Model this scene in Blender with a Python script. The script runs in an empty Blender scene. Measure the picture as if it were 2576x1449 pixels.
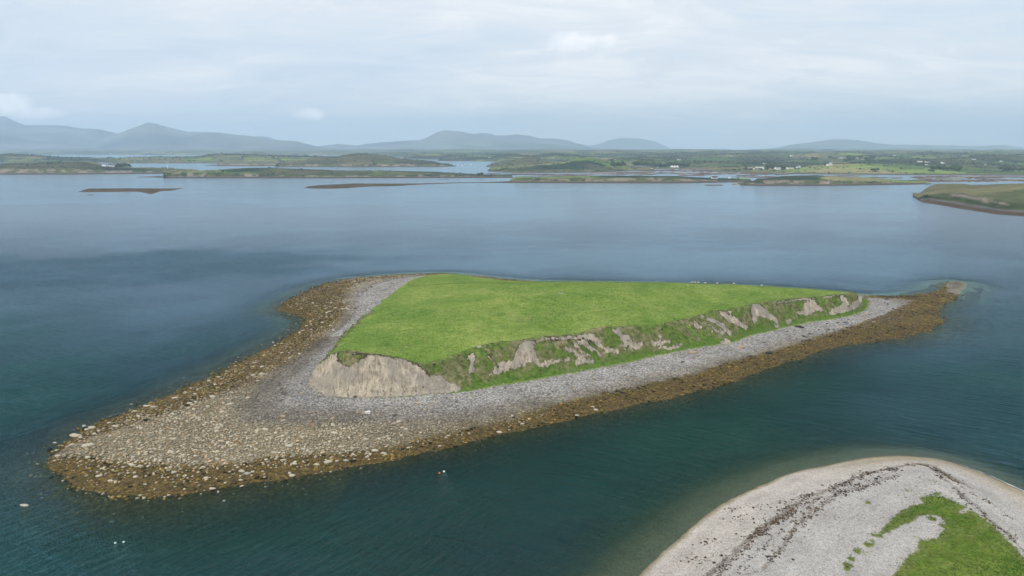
import bpy, math, random
import numpy as np
from mathutils import Vector
random.seed(7); rng = np.random.default_rng(7)
sc = bpy.context.scene
COL = sc.collection

# ------------------------------------------------------------------ camera
H = 70.0                                   # drone height above the water, metres
FX, CX, CY = 1819.6, 1288.0, 724.5         # focal length and centre on a 2576 x 1449 frame
PITCH = math.atan((CY - 372.5) / FX)
cam_d = bpy.data.cameras.new('camera'); cam = bpy.data.objects.new('camera', cam_d); COL.objects.link(cam)
cam_d.sensor_width = 36.0; cam_d.lens = 36.0 * FX / 2576.0
cam_d.clip_start = 1.0; cam_d.clip_end = 90000.0
cam.location = (0, 0, H); cam.rotation_euler = (math.pi/2 - PITCH, 0, 0)
sc.camera = cam

# ------------------------------------------------------------------ light and exposure
SUN_EL, SUN_AZ = math.radians(48), math.radians(222)      # azimuth clockwise from +Y: behind and left of the view
w = bpy.data.worlds.new('World'); sc.world = w; w.use_nodes = True
nt = w.node_tree; nt.nodes.clear()
def N(tree, t, **kw):
    n = tree.nodes.new(t)
    for k, v in kw.items():
        if k[0] == '_':
            n.inputs[int(k[1:])].default_value = v
        else: setattr(n, k, v)
    return n
def L(tree, a, b): tree.links.new(a, b)
out = N(nt, 'ShaderNodeOutputWorld'); bg = N(nt, 'ShaderNodeBackground'); bg.inputs[1].default_value = 0.1
L(nt, bg.outputs[0], out.inputs[0])
sky = N(nt, 'ShaderNodeTexSky', sky_type='NISHITA', sun_disc=False, sun_elevation=SUN_EL, sun_rotation=SUN_AZ)
tc = N(nt, 'ShaderNodeTexCoord')
def wmath(op, a, b=None, clamp=False):
    n = N(nt, 'ShaderNodeMath', operation=op, use_clamp=clamp)
    for i, x in enumerate((a, b)):
        if x is None: continue
        if isinstance(x, (int, float)): n.inputs[i].default_value = x
        else: L(nt, x, n.inputs[i])
    return n.outputs[0]
sep = N(nt, 'ShaderNodeSeparateXYZ'); L(nt, tc.outputs['Generated'], sep.inputs[0])
zz = wmath('MAXIMUM', sep.outputs[2], 0.0)
den = wmath('ADD', zz, 0.16)
cmb = N(nt, 'ShaderNodeCombineXYZ')                        # project the cloud sheet on a high plane
L(nt, wmath('DIVIDE', sep.outputs[0], den), cmb.inputs[0]); L(nt, wmath('DIVIDE', sep.outputs[1], den), cmb.inputs[1])
def wnoise(scale, detail, stretch, off, dist=0.6, rough=0.55):
    mp = N(nt, 'ShaderNodeMapping'); mp.inputs['Scale'].default_value = stretch; mp.inputs['Location'].default_value = off
    mp.inputs['Rotation'].default_value = (0, 0, 0.2)
    L(nt, cmb.outputs[0], mp.inputs[0])
    n = N(nt, 'ShaderNodeTexNoise'); n.inputs['Scale'].default_value = scale; n.inputs['Detail'].default_value = detail
    n.inputs['Roughness'].default_value = rough; n.inputs['Distortion'].default_value = dist
    L(nt, mp.outputs[0], n.inputs['Vector']); return n.outputs[0]
def wramp(v, stops):
    r = N(nt, 'ShaderNodeValToRGB'); e = r.color_ramp.elements
    e[0].position, e[0].color = stops[0][0], (*stops[0][1], 1); e[1].position, e[1].color = stops[1][0], (*stops[1][1], 1)
    for p, c in stops[2:]:
        x = e.new(p); x.color = (*c, 1)
    L(nt, v, r.inputs[0]); return r.outputs[0]
def wmix(f, a, b, bt='MIX'):
    m = N(nt, 'ShaderNodeMix', data_type='RGBA', blend_type=bt)
    if isinstance(f, (int, float)): m.inputs[0].default_value = f
    else: L(nt, f, m.inputs[0])
    for i, x in ((6, a), (7, b)):
        if isinstance(x, tuple): m.inputs[i].default_value = (*x, 1)
        else: L(nt, x, m.inputs[i])
    return m.outputs[2]
G = 5.6                                                    # cloud radiance before the 0.1 strength
n1 = wnoise(0.55, 7, (0.7, 1.25, 1), (3.1, 0.7, 0)); n2 = wnoise(2.2, 9, (0.7, 1.2, 1), (9.3, 4.1, 2), 1.4, 0.66)
nn = wmath('ADD', wmath('MULTIPLY', n1, 0.6), wmath('MULTIPLY', n2, 0.4))
sheet = wramp(nn, [(0.37, (0.74, 0.83, 0.95)), (0.62, (1.14, 1.13, 1.13)), (0.45, (0.84, 0.92, 1.02)), (0.53, (0.95, 0.99, 1.04))])
thin = wramp(n1, [(0.3, (0.86,)*3), (0.5, (0.97,)*3)])
cloud = N(nt, 'ShaderNodeVectorMath', operation='SCALE'); L(nt, sheet, cloud.inputs[0]); cloud.inputs[3].default_value = G
base = wmix(thin, sky.outputs[0], cloud.outputs[0])
# a few small cumulus low over the mountains
def blob(u, v, ru, rv):
    a, b = math.atan((u - CX)/FX), (372.5 - v)/FX
    dx = wmath('SUBTRACT', wmath('DIVIDE', sep.outputs[0], wmath('MAXIMUM', sep.outputs[1], 0.05)), math.tan(a)*0.985)
    dz = wmath('SUBTRACT', wmath('DIVIDE', sep.outputs[2], wmath('MAXIMUM', sep.outputs[1], 0.05)), b)
    r2 = wmath('ADD', wmath('POWER', wmath('ABSOLUTE', wmath('DIVIDE', dx, ru/FX)), 2.0), wmath('POWER', wmath('ABSOLUTE', wmath('DIVIDE', dz, rv/FX)), 2.0))
    return wmath('SUBTRACT', 1.0, r2)
pn = N(nt, 'ShaderNodeTexNoise'); pn.inputs['Scale'].default_value = 34; pn.inputs['Detail'].default_value = 6
L(nt, tc.outputs['Generated'], pn.inputs['Vector'])
puff = None
for (u, v, ru, rv, a) in [(40, 268, 75, 30, .5), (110, 288, 85, 17, .42), (782, 292, 46, 17, .45), (470, 362, 10, 3, .2), (1450, 120, 110, 26, .2), (1900, 290, 60, 14, .15)]:
    x = wmath('MULTIPLY', wmath('ADD', blob(u, v, ru, rv), wmath('MULTIPLY', wmath('SUBTRACT', pn.outputs[0], 0.5), 2.6)), a, True)
    puff = x if puff is None else wmath('MAXIMUM', puff, x)
base2 = wmix(puff, base, (G*2.3, G*2.1, G*2.0))
L(nt, base2, bg.inputs[0])
sun_d = bpy.data.lights.new('sun', 'SUN'); sun_d.energy = 1.5; sun_d.angle = math.radians(10); sun_d.color = (1.0, 0.97, 0.92)
sun = bpy.data.objects.new('sun', sun_d); COL.objects.link(sun)
sd = Vector((math.sin(SUN_AZ)*math.cos(SUN_EL), math.cos(SUN_AZ)*math.cos(SUN_EL), math.sin(SUN_EL)))
sun.rotation_euler = sd.to_track_quat('Z', 'Y').to_euler(); sun.location = (0, 0, 300)
vs = sc.view_settings; vs.view_transform = 'Standard'; vs.look = 'None'; vs.exposure = 0.72; vs.gamma = 1.0; vs.use_curve_mapping = False
sc.cycles.use_denoising = True; sc.cycles.denoiser = 'OPENIMAGEDENOISE'
sc.cycles.use_adaptive_sampling = False; sc.cycles.sample_clamp_direct = 2.2; sc.cycles.sample_clamp_indirect = 1.0
sc.cycles.max_bounces = 6; sc.cycles.volume_bounces = 1; sc.cycles.transparent_max_bounces = 8

# ------------------------------------------------------------------ numpy helpers
def ray(u, v):
    u = np.asarray(u, float); v = np.asarray(v, float); b = (CY - v)/FX
    return (u - CX)/FX, math.cos(PITCH) + math.sin(PITCH)*b, -math.sin(PITCH) + math.cos(PITCH)*b
def slope(v):                                   # drop per metre of distance along +Y for a frame row
    _, y, z = ray(0, v); return -z/y
def at(u, v, z=0.0):
    x, y, dz = ray(u, v); t = (np.asarray(z) - H)/dz
    return x*t, y*t
def at_y(u, v, Y):
    x, y, dz = ray(u, v); t = Y/y
    return x*t, H + dz*t
def proj(x, y, z):
    z = z - H
    f = y*math.cos(PITCH) - z*math.sin(PITCH); up = y*math.sin(PITCH) + z*math.cos(PITCH)
    return CX + FX*x/f, CY - FX*up/f
def hsh(i, j, s=0):
    n = (i.astype(np.int64)*374761393 + j.astype(np.int64)*668265263 + s*974634777) & 0xffffffff
    n = ((n ^ (n >> 13))*1274126177) & 0xffffffff
    return ((n ^ (n >> 16)) & 0xffff)/65535.0
def vn(x, y, s=0):
    x = np.asarray(x, float); y = np.asarray(y, float)
    i = np.floor(x); j = np.floor(y); fx = x - i; fy = y - j
    fx = fx*fx*(3 - 2*fx); fy = fy*fy*(3 - 2*fy)
    a, b, c, d = hsh(i, j, s), hsh(i+1, j, s), hsh(i, j+1, s), hsh(i+1, j+1, s)
    return (a*(1-fx) + b*fx)*(1-fy) + (c*(1-fx) + d*fx)*fy - 0.5
def fbm(x, y, s=0, o=4, g=0.5):
    r = 0; a = 1.0
    for k in range(o):
        r = r + a*vn(x*2**k + 17.3*k, y*2**k - 9.1*k, s + k); a *= g
    return r
def sst(a, b, x):
    t = np.clip((x - a)/(b - a), 0, 1); return t*t*(3 - 2*t)
def dist_poly(px, py, poly, closed=True, inside=True):
    P = np.asarray(poly, float); n = len(P); d2 = np.full(px.shape, 1e18); ins = np.zeros(px.shape, bool)
    for k in range(n if closed else n-1):
        ax, ay = P[k]; bx, by = P[(k+1) % n]; ex, ey = bx-ax, by-ay; l = ex*ex + ey*ey + 1e-12
        t = np.clip(((px-ax)*ex + (py-ay)*ey)/l, 0, 1)
        d2 = np.minimum(d2, (px-ax-t*ex)**2 + (py-ay-t*ey)**2)
        if closed and inside and ay != by:
            ins ^= ((ay > py) != (by > py)) & (px < (bx-ax)*(py-ay)/(by-ay) + ax)
    d = np.sqrt(d2)
    return np.where(ins, d, -d) if (closed and inside) else d
def smooth(pts, n=3):                            # Chaikin corner cutting of a closed world polygon
    P = np.asarray(pts, float)
    for _ in range(n):
        Q = np.roll(P, -1, 0); P = np.stack([0.75*P+0.25*Q, 0.25*P+0.75*Q], 1).reshape(-1, P.shape[1])
    return P
def vor(x, y, cell, rot=0.5, sy=1.0, s=5):
    c, q = math.cos(rot), math.sin(rot); X = (x*c + y*q)/cell; Y = (-x*q + y*c)/(cell*sy)
    I = np.floor(X); J = np.floor(Y); d1 = np.full(X.shape, 9.0); d2 = d1.copy(); cid = np.zeros(X.shape)
    for a in (-1, 0, 1):
        for b in (-1, 0, 1):
            i, j = I+a, J+b
            d = np.maximum(abs(X - i - .2 - .6*hsh(i, j, s)), abs(Y - j - .2 - .6*hsh(i, j, s+1))*0.9)
            m = d < d1; d2 = np.where(m, d1, np.minimum(d2, d)); cid = np.where(m, hsh(i, j, s+2), cid); d1 = np.minimum(d1, d)
    return cid, (d2 - d1)*cell

# ------------------------------------------------------------------ object helpers
def mesh_np(name, V, F, cols=None, attrs=None, mat=None, sm=True):
    V = np.asarray(V, np.float32); F = np.asarray(F, np.int32); k = F.shape[1]
    me = bpy.data.meshes.new(name); me.vertices.add(len(V)); me.vertices.foreach_set('co', V.ravel())
    me.loops.add(F.size); me.loops.foreach_set('vertex_index', F.ravel())
    me.polygons.add(len(F)); me.polygons.foreach_set('loop_start', np.arange(0, F.size, k, dtype=np.int32))
    if sm: me.polygons.foreach_set('use_smooth', np.ones(len(F), bool))
    me.update(calc_edges=True)
    if cols is not None:
        a = me.color_attributes.new('Col', 'FLOAT_COLOR', 'POINT')
        c = np.ones((len(V), 4), np.float32); c[:, :3] = cols; a.data.foreach_set('color', c.ravel())
    for n, v in (attrs or {}).items():
        a = me.attributes.new(n, 'FLOAT', 'POINT'); a.data.foreach_set('value', np.asarray(v, np.float32))
    if mat: me.materials.append(mat)
    return me
def obj(name, me, parent=None, loc=None, **props):
    o = bpy.data.objects.new(name, me); COL.objects.link(o)
    if parent: o.parent = parent
    if loc is not None: o.location = loc
    for k, v in props.items(): o[k] = v
    return o
def empty(name, loc, label, cat, group=None, rz=0.0, scale=1.0):
    o = bpy.data.objects.new(name, None); COL.objects.link(o); o.location = loc; o.rotation_euler = (0, 0, rz); o.scale = (scale,)*3
    o['label'] = label; o['category'] = cat
    if group: o['group'] = group
    return o
def grid_faces(nr, nc, keep=None):
    i = np.arange(nr-1)[:, None]*nc + np.arange(nc-1)[None, :]
    F = np.stack([i, i+1, i+nc+1, i+nc], -1).reshape(-1, 4)
    return F if keep is None else F[keep.reshape(-1)[F].any(1)]
def compact(V, F, *arrs):
    u = np.unique(F); m = np.zeros(len(V), np.int64); m[u] = np.arange(len(u))
    return [V[u], m[F]] + [a[u] if a is not None else None for a in arrs]

# ------------------------------------------------------------------ materials
class Mat:
    def __init__(s, name):
        s.m = bpy.data.materials.new(name); s.m.use_nodes = True; s.t = s.m.node_tree; s.t.nodes.clear()
        s.out = N(s.t, 'ShaderNodeOutputMaterial'); s.geo = N(s.t, 'ShaderNodeNewGeometry')
    def n(s, t, **k): return N(s.t, t, **k)
    def l(s, a, b): s.t.links.new(a, b)
    def put(s, sock, x):
        if isinstance(x, tuple): sock.default_value = (*x, 1) if len(x) == 3 and sock.type == 'RGBA' else x
        elif isinstance(x, (int, float)): sock.default_value = x
        else: s.l(x, sock)
    def math(s, op, a, b=0.0, clamp=False):
        n = s.n('ShaderNodeMath', operation=op, use_clamp=clamp); s.put(n.inputs[0], a); s.put(n.inputs[1], b); return n.outputs[0]
    def attr(s, name, col=False):
        n = s.n('ShaderNodeAttribute', attribute_name=name); return n.outputs['Color' if col else 'Fac']
    def pos(s, scale=(1, 1, 1), rot=(0, 0, 0), src=None):
        mp = s.n('ShaderNodeMapping', vector_type='TEXTURE'); mp.inputs['Scale'].default_value = tuple(1.0/q for q in scale); mp.inputs['Rotation'].default_value = rot
        s.l(src or s.geo.outputs['Position'], mp.inputs[0]); return mp.outputs[0]
    def noise(s, scale, detail=4, vec=None, rough=0.55, dist=0.0, col=False):
        n = s.n('ShaderNodeTexNoise'); n.inputs['Scale'].default_value = scale; n.inputs['Detail'].default_value = detail
        n.inputs['Roughness'].default_value = rough; n.inputs['Distortion'].default_value = dist
        s.l(vec or s.geo.outputs['Position'], n.inputs['Vector']); return n.outputs[1 if col else 0]
    def voro(s, scale, feature='F1', out=0, vec=None, rnd=1.0):
        n = s.n('ShaderNodeTexVoronoi', feature=feature); n.inputs['Scale'].default_value = scale; n.inputs['Randomness'].default_value = rnd
        s.l(vec or s.geo.outputs['Position'], n.inputs['Vector']); return n.outputs[out]
    def ramp(s, v, stops):
        r = s.n('ShaderNodeValToRGB'); e = r.color_ramp.elements
        e[0].position, e[0].color = stops[0][0], (*stops[0][1], 1); e[1].position, e[1].color = stops[1][0], (*stops[1][1], 1)
        for p, c in stops[2:]: e.new(p).color = (*c, 1)
        s.l(v, r.inputs[0]); return r.outputs[0]
    def rng(s, v, a, b, c=0.0, d=1.0):
        n = s.n('ShaderNodeMapRange', interpolation_type='SMOOTHSTEP')
        s.put(n.inputs[0], v)
        for i, x in enumerate((a, b, c, d)): n.inputs[i+1].default_value = x
        return n.outputs[0]
    def mix(s, f, a, b, bt='MIX'):
        m = s.n('ShaderNodeMix', data_type='RGBA', blend_type=bt); s.put(m.inputs[0], f); s.put(m.inputs[6], a); s.put(m.inputs[7], b); return m.outputs[2]
    def bump(s, h, strength, dist, nrm=None):
        b = s.n('ShaderNodeBump'); s.put(b.inputs['Strength'], strength); s.put(b.inputs['Distance'], dist); s.l(h, b.inputs['Height'])
        if nrm: s.l(nrm, b.inputs['Normal'])
        return b.outputs[0]
    def pbr(s, col, rough=0.95, nrm=None, spec=0.15, metal=0.0):
        p = s.n('ShaderNodeBsdfPrincipled'); s.put(p.inputs['Base Color'], col); s.put(p.inputs['Roughness'], rough)
        p.inputs['Specular IOR Level'].default_value = spec; p.inputs['Metallic'].default_value = metal
        if nrm: s.l(nrm, p.inputs['Normal'])
        s.l(p.outputs[0], s.out.inputs[0]); return s.m
def gray(a): return (a, a, a)
def plain(name, c, rough=0.8, spec=0.2, var=0.12, scale=3.0):
    M = Mat(name); tcn = M.n('ShaderNodeTexCoord').outputs['Object']
    f = M.noise(scale, 5, vec=tcn)
    return M.pbr(M.mix(f, tuple(x*(1-var) for x in c), tuple(x*(1+var) for x in c)), rough, None, spec)

def terrain_material(kind):
    """shingle, weed, turf and clay of the two near islands; zones come from vertex attributes in metres"""
    M = Mat('terrain_' + kind); P = M.geo.outputs['Position']
    base = M.attr('Col', True)
    # pebbles: cells of several sizes
    cell = M.voro(2.2, 'F1', 1); cell2 = M.voro(5.5, 'F1', 1); edge = M.voro(2.2, 'F1', 0); edge2 = M.voro(5.5, 'F1', 0)
    vsep = M.n('ShaderNodeSeparateColor'); M.l(cell, vsep.inputs[0]); vsep2 = M.n('ShaderNodeSeparateColor'); M.l(cell2, vsep2.inputs[0])
    a = M.rng(vsep.outputs[0], 0.0, 1.0, 0.62, 1.35) if kind == 'main' else M.rng(vsep.outputs[0], 0, 1, 0.93, 1.06)
    b = M.rng(vsep2.outputs[1], 0.0, 1.0, 0.70, 1.30) if kind == 'main' else M.rng(vsep2.outputs[1], 0, 1, 0.76, 1.22)
    dk = M.rng(edge, 0.25, 0.75, 1.1, 0.72)
    if kind != 'main': dk = 1.0
    v = M.math('MULTIPLY', M.math('MULTIPLY', a, b), dk)
    beach = M.mix(1.0, base, M.n('ShaderNodeCombineColor').outputs[0] if False else v, 'MULTIPLY')
    warm = M.mix(M.math('MULTIPLY', vsep.outputs[2], 0.35), gray(1.0), (1.12, 0.98, 0.84)); beach = M.mix(1.0, beach, warm, 'MULTIPLY')
    # bladder wrack
    wd = M.attr('weed'); nz = M.noise(0.35, 6, dist=0.5); nf = M.noise(2.3, 5)
    wcol = M.ramp(M.noise(1.1, 7, rough=0.7), [(0.3, (0.026, 0.019, 0.009)), (0.68, (0.280, 0.190, 0.052)), (0.47, (0.075, 0.054, 0.020)), (0.58, (0.140, 0.096, 0.030))])
    wf = M.rng(M.math('ADD', M.math('ADD', wd, M.math('MULTIPLY', M.math('SUBTRACT', nz, 0.5), 5.0)), M.math('MULTIPLY', M.math('SUBTRACT', nf, 0.5), 4.0)), -0.8, 1.2)
    beach = M.mix(M.math('MULTIPLY', wf, 0.93), beach, wcol)
    # strand lines of dry dark weed
    st = M.attr('strand'); sn = M.noise(0.5, 6, rough=0.7); sn2 = M.noise(3.0, 6, rough=0.75)
    sf = M.rng(M.math('ADD', M.math('ADD', st, M.math('MULTIPLY', M.math('SUBTRACT', sn, 0.52), 3.2)), M.math('MULTIPLY', M.math('SUBTRACT', sn2, 0.5), 4.5)), 0.15, 0.55)
    scol = M.ramp(M.noise(0.9, 5), [(0.35, (0.050, 0.042, 0.036)), (0.65, (0.15, 0.105, 0.060))])
    beach = M.mix(M.math('MULTIPLY', sf, 0.6), beach, scol)
    # turf
    gd = M.attr('grass')
    gm = M.noise(0.045, 5, dist=0.6); gmid = M.noise(0.5, 6, rough=0.65, vec=M.pos((0.6, 1.3, 1), (0, 0, 0.5))); gf = M.noise(3.0, 6, rough=0.75)
    if kind == 'main': tones = [(0.30, (0.092, 0.172, 0.026)), (0.70, (0.245, 0.298, 0.074)), (0.5, (0.152, 0.230, 0.040))]
    else: tones = [(0.30, (0.050, 0.105, 0.012)), (0.70, (0.175, 0.215, 0.045)), (0.5, (0.095, 0.160, 0.020))]
    gmix = M.math('ADD', M.math('ADD', M.math('MULTIPLY', gm, 0.45), M.math('MULTIPLY', gmid, 0.3)), M.math('MULTIPLY', gf, 0.25))
    gcol = M.ramp(gmix, [(p*0.55+0.225, c) for p, c in tones])
    dry = M.rng(M.noise(0.11, 6, rough=0.7, dist=1.0), 0.50, 0.66, 0.0, 0.26); gcol = M.mix(dry, gcol, (0.270, 0.265, 0.105)); wetp = M.rng(M.noise(0.07, 5, rough=0.7, dist=1.5), 0.56, 0.66, 0.0, 0.5); gcol = M.mix(wetp, gcol, (0.075, 0.150, 0.022))
    gcol = M.mix(M.rng(M.math('ADD', gd, M.math('MULTIPLY', M.math('SUBTRACT', gmid, 0.5), 4.0)), 0.2, 2.0, 0.32, 0.0) if kind != 'main' else 0.0, gcol, (0.235, 0.205, 0.095))
    tuft = M.rng(M.noise(1.1, 8, rough=0.8), 0.34, 0.56, 0.62, 1.12); gcol = M.mix(1.0, gcol, tuft, 'MULTIPLY')
    # rough banks of bracken, rush and dead grass between turf and shingle
    bk = M.attr('bank')
    bcol = M.ramp(M.noise(0.55, 7, rough=0.72), [(0.33, (0.050, 0.062, 0.022)), (0.66, (0.300, 0.245, 0.150)), (0.44, (0.110, 0.125, 0.040)), (0.53, (0.175, 0.170, 0.080))])
    gp_ = M.rng(M.noise(0.13, 6, rough=0.65, dist=0.8), 0.46, 0.56); bcol = M.mix(gp_, bcol, M.ramp(M.noise(0.8, 6, rough=0.7), [(0.35, (0.050, 0.085, 0.018)), (0.65, (0.165, 0.235, 0.045))]))
    low = M.rng(M.math('ADD', M.attr('foot'), M.math('MULTIPLY', M.math('SUBTRACT', nz, 0.5), 0.6)), 0.10, 0.38, 1.0, 0.0)
    bcol = M.mix(M.math('MULTIPLY', low, 0.8), bcol, M.ramp(M.noise(1.2, 5), [(0.35, (0.050, 0.110, 0.015)), (0.65, (0.125, 0.210, 0.030))]))
    gcol = M.mix(M.rng(M.math('ADD', bk, M.math('MULTIPLY', M.math('SUBTRACT', M.noise(0.4, 5), 0.5), 0.55)), 0.18, 0.42), gcol, bcol)
    gfac = M.rng(M.math('ADD', gd, M.math('MULTIPLY', M.math('SUBTRACT', M.noise(0.9, 6, rough=0.7), 0.5), 2.6)), -0.2, 0.25)
    col = M.mix(gfac, beach, gcol)
    # clay scars
    cs = M.attr('scar'); cn = M.noise(0.8, 6, rough=0.65)
    sv = M.math('ADD', cs, M.math('MULTIPLY', M.math('SUBTRACT', cn, 0.47), 3.8))
    cf = M.rng(sv, -0.05, 0.22)
    streak = M.noise(1.0, 8, vec=M.pos((1.2, 0.6, 0.40)), rough=0.72, dist=0.4)
    ccol = M.ramp(streak, [(0.28, (0.120, 0.105, 0.080)), (0.61, (0.600, 0.515, 0.395)), (0.40, (0.290, 0.245, 0.185)), (0.48, (0.470, 0.395, 0.295))])
    spots = M.voro(1.5, 'F1', 0); ccol = M.mix(M.rng(spots, 0.16, 0.30, 0.55, 0.0), ccol, (0.16, 0.15, 0.13))
    ccol = M.mix(M.rng(M.noise(0.14, 5, rough=0.65), 0.42, 0.58, 0.0, 0.65), ccol, (0.29, 0.265, 0.225))
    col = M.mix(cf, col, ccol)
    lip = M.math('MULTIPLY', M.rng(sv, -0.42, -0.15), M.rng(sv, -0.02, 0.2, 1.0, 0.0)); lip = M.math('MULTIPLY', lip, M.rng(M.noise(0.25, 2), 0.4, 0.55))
    col = M.mix(M.math('MULTIPLY', lip, M.rng(M.attr('foot'), 0.45, 0.75)), col, (0.055, 0.042, 0.028))  # turf-lip shadow painted as a thin dark line along upper scar edges
    # relief
    peb = M.math('ADD', M.math('MULTIPLY', edge, -1.0), M.math('MULTIPLY', edge2, -0.4))
    peb = M.math('MULTIPLY', peb, M.math('SUBTRACT', 1.0, gfac))
    hh = M.math('ADD', M.math('MULTIPLY', peb, 0.5 if kind == 'main' else 0.12), M.math('MULTIPLY', M.math('ADD', gf, M.math('MULTIPLY', gmid, 1.2)), 0.30))
    hh = M.math('ADD', hh, M.math('MULTIPLY', M.math('MULTIPLY', streak, cf), 2.4))
    nb = M.bump(hh, 0.8, 0.45)
    return M.pbr(col, 0.95, nb, 0.1)

def vcol_material(name, scale=0.05, amt=0.25, bumpd=0.0, rough=1.0):
    M = Mat(name); c = M.attr('Col', True)
    f = M.rng(M.noise(scale, 7, rough=0.7), 0.3, 0.7, 1-amt, 1+amt); col = M.mix(1.0, c, f, 'MULTIPLY')
    return M.pbr(col, rough, M.bump(M.noise(scale*2, 6), 0.6, bumpd) if bumpd else None, 0.05)

# ------------------------------------------------------------------ THE MAIN ISLAND
W_PX = [(118,1162),(145,1195),(200,1222),(280,1243),(370,1252),(450,1248),(540,1232),(640,1215),(740,1200),(850,1182),(960,1162),(1060,1140),(1180,1115),(1300,1085),(1430,1056),(1560,1029),(1680,1002),(1760,985),(1821,970),(1908,937),(1982,912),(2069,881),(2143,865),(2243,852),(2305,840),(2350,826),(2370,812),(2362,796),(2349,781),(2387,759),(2416,739),(2431,716),(2416,708.5),(2391,708.5),(2374,716),(2367,731),(2342,737),(2280,744),(2230,746.5),(2200,744.5),(2178,745),(2110,736),(1980,726),(1850,719),(1700,715),(1550,711.5),(1430,710.5),(1340,708.5),(1310,706.5),(1217,696.5),(1130,687),(1060,688),(1000,691.5),(900,699),(830,710),(770,731),(720,762),(699,775),(712,783),(745,790),(775,803),(765,824),(700,862),(640,895),(560,932),(450,985),(330,1032),(225,1072),(175,1100),(135,1132)]
B_PX = [(783,966),(800,985),(830,994),(879,998),(950,999),(1018,997),(1100,991),(1162,985),(1246,970),(1370,950),(1469,932),(1568,913),(1668,891),(1767,871),(1817,865),(1846,861),(1876,848),(1908,838),(1975,823),(2044,808),(2119,798),(2168,785),(2188,767),(2180,750)]
B_BACK = [(2120,741),(2000,731.5),(1850,724),(1700,719.5),(1550,716),(1430,713.5),(1340,712.5),(1240,707.5),(1180,698),(1130,692),(1093,691),(1050,699),(1024,709)]
T_PX = [(790,934,.35),(820,896,.45),(838,887,.5),(857,884,.5),(906,889,.5),(961,895,.5),(1018,905,.55),(1048,917,.6),(1090,915,.9),(1130,903,1.1),(1190,879,1.1),(1250,866,1.1),(1308,858,1.0),(1370,849,1.1),(1444,845,1.2),(1482,837,1.2),(1509,822,1.3),(1561,823,1.3),(1643,822,1.3),(1717,808,1.3),(1762,794,1.3),(1809,782,1.3),(1866,777,1.2),(1893,766,1.2),(1933,761,1.2),(1980,752,1.2),(2044,749,1.1),(2124,742,1.0),(2160,738,0.9)]
ZB = 2.4
def pxs(lst, z=0.0):
    a = np.array([(u, v) for u, v in lst], float); x, y = at(a[:, 0], a[:, 1], z); return np.stack([x, y], 1)
bu = np.array([p[0] for p in B_PX[:22]]); bv = np.array([p[1] for p in B_PX[:22]])
T3 = []
for (u, v, k) in T_PX:
    s = float(slope(v)); sb = float(slope(np.interp(u, bu, bv))); Yb = (H - ZB)/sb
    z = (H - s*(Yb - ZB*k))/(1 + s*k)
    if u < 800: z = 6.3
    elif u < 822: z = 9.5
    x, y = at(u, v, z); T3.append((float(x), float(y), z))
# left flank, seen edge-on; the bank behind it drops away out of sight
LEFT = [(842,863,11.2),(894,811,11.3),(944,771,10.8),(985,739,10.0),(1012,721,8.6)]
LT = [(float(at(u,v,z)[0]), float(at(u,v,z)[1]), z) for u, v, z in LEFT]
backB = pxs(B_BACK, ZB)
bt = []                                                     # inset of the back base: low turf apron
bc = np.array([95.0, 300.0])
for i, (x, y) in enumerate(backB):
    d = bc - (x, y); d /= np.linalg.norm(d) + 1e-9
    bt.append((x + d[0]*4, y - 7 + d[1]*2, 4.4))
T_all = np.array(T3 + bt + LT[::-1])                        # closed, starts at front-left corner, runs right, back, left
leftB = [(x - 5.5, y + 1.0) for x, y, z in LT]
Bp = np.vstack([pxs(B_PX, ZB), backB, np.array(leftB[::-1])])
Wp = smooth(pxs(W_PX, 0.0), 2); Bs = smooth(Bp, 1); Ts = smooth(T_all, 1)
CS = 0.55
gx = np.arange(-150, 305, CS); gy = np.arange(100, 420, CS)
X, Y = np.meshgrid(gx, gy); sh = X.shape; X = X.ravel(); Y = Y.ravel()
wob = fbm(X/7, Y/7, 3, 4)*2.2 + fbm(X/1.6, Y/1.6, 9, 2)*0.7
dW = dist_poly(X, Y, Wp) + wob*0.9*sst(0, 1, 1)
dB = dist_poly(X, Y, Bs) + fbm(X/5, Y/5, 21, 3)*0.9
Tn = Ts[:, :2]; dT = dist_poly(X, Y, Tn) + fbm(X/4, Y/4, 31, 4)*1.5
# smooth surface of the drumlin through the control points
RIDGE = [(1060,719,10.5),(1150,714,12.2),(1240,711.5,13.2),(1340,709.5,13.8),(1450,709.5,14.0),(1560,710.5,14.0),(1700,713,13.6),(1850,717.5,12.6),(1960,723,11.3),(2060,729.5,9.8),(2130,735,8.6)]
ctl = [tuple(t) for t in T_all]
for u, v, z in RIDGE:
    x, y = at(u, v, z); ctl.append((float(x), float(y), z)); ctl.append((float(x), float(y) + 22, z - 5.2))
for u, v, z in [(1050,830,13.0),(1200,790,13.9),(1400,770,14.2),(1600,765,13.6),(1750,755,12.6),(1900,742,11.2),(1000,770,12.2),(1100,745,12.8),(900,860,12.2)]:
    x, y = at(u, v, z); ctl.append((float(x), float(y), z))
C = np.array(ctl); cs = 100.0; Q = C[:, :2]/cs
def U(r2): return r2*np.log(r2 + 1e-12)
K = U(((Q[:, None] - Q[None])**2).sum(-1)) + np.eye(len(Q))*0.0015
A = np.zeros((len(Q)+3,)*2); A[:len(Q), :len(Q)] = K; A[:len(Q), len(Q)] = 1; A[:len(Q), len(Q)+1:] = Q; A[len(Q):, :len(Q)] = A[:len(Q), len(Q):].T
cf = np.linalg.solve(A, np.concatenate([C[:, 2], [0, 0, 0]]))
def tps(x, y):
    x = x/cs; y = y/cs; r = cf[-3] + cf[-2]*x + cf[-1]*y
    for (qx, qy), k in zip(Q, cf): r = r + k*U((x-qx)**2 + (y-qy)**2)
    return r
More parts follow.
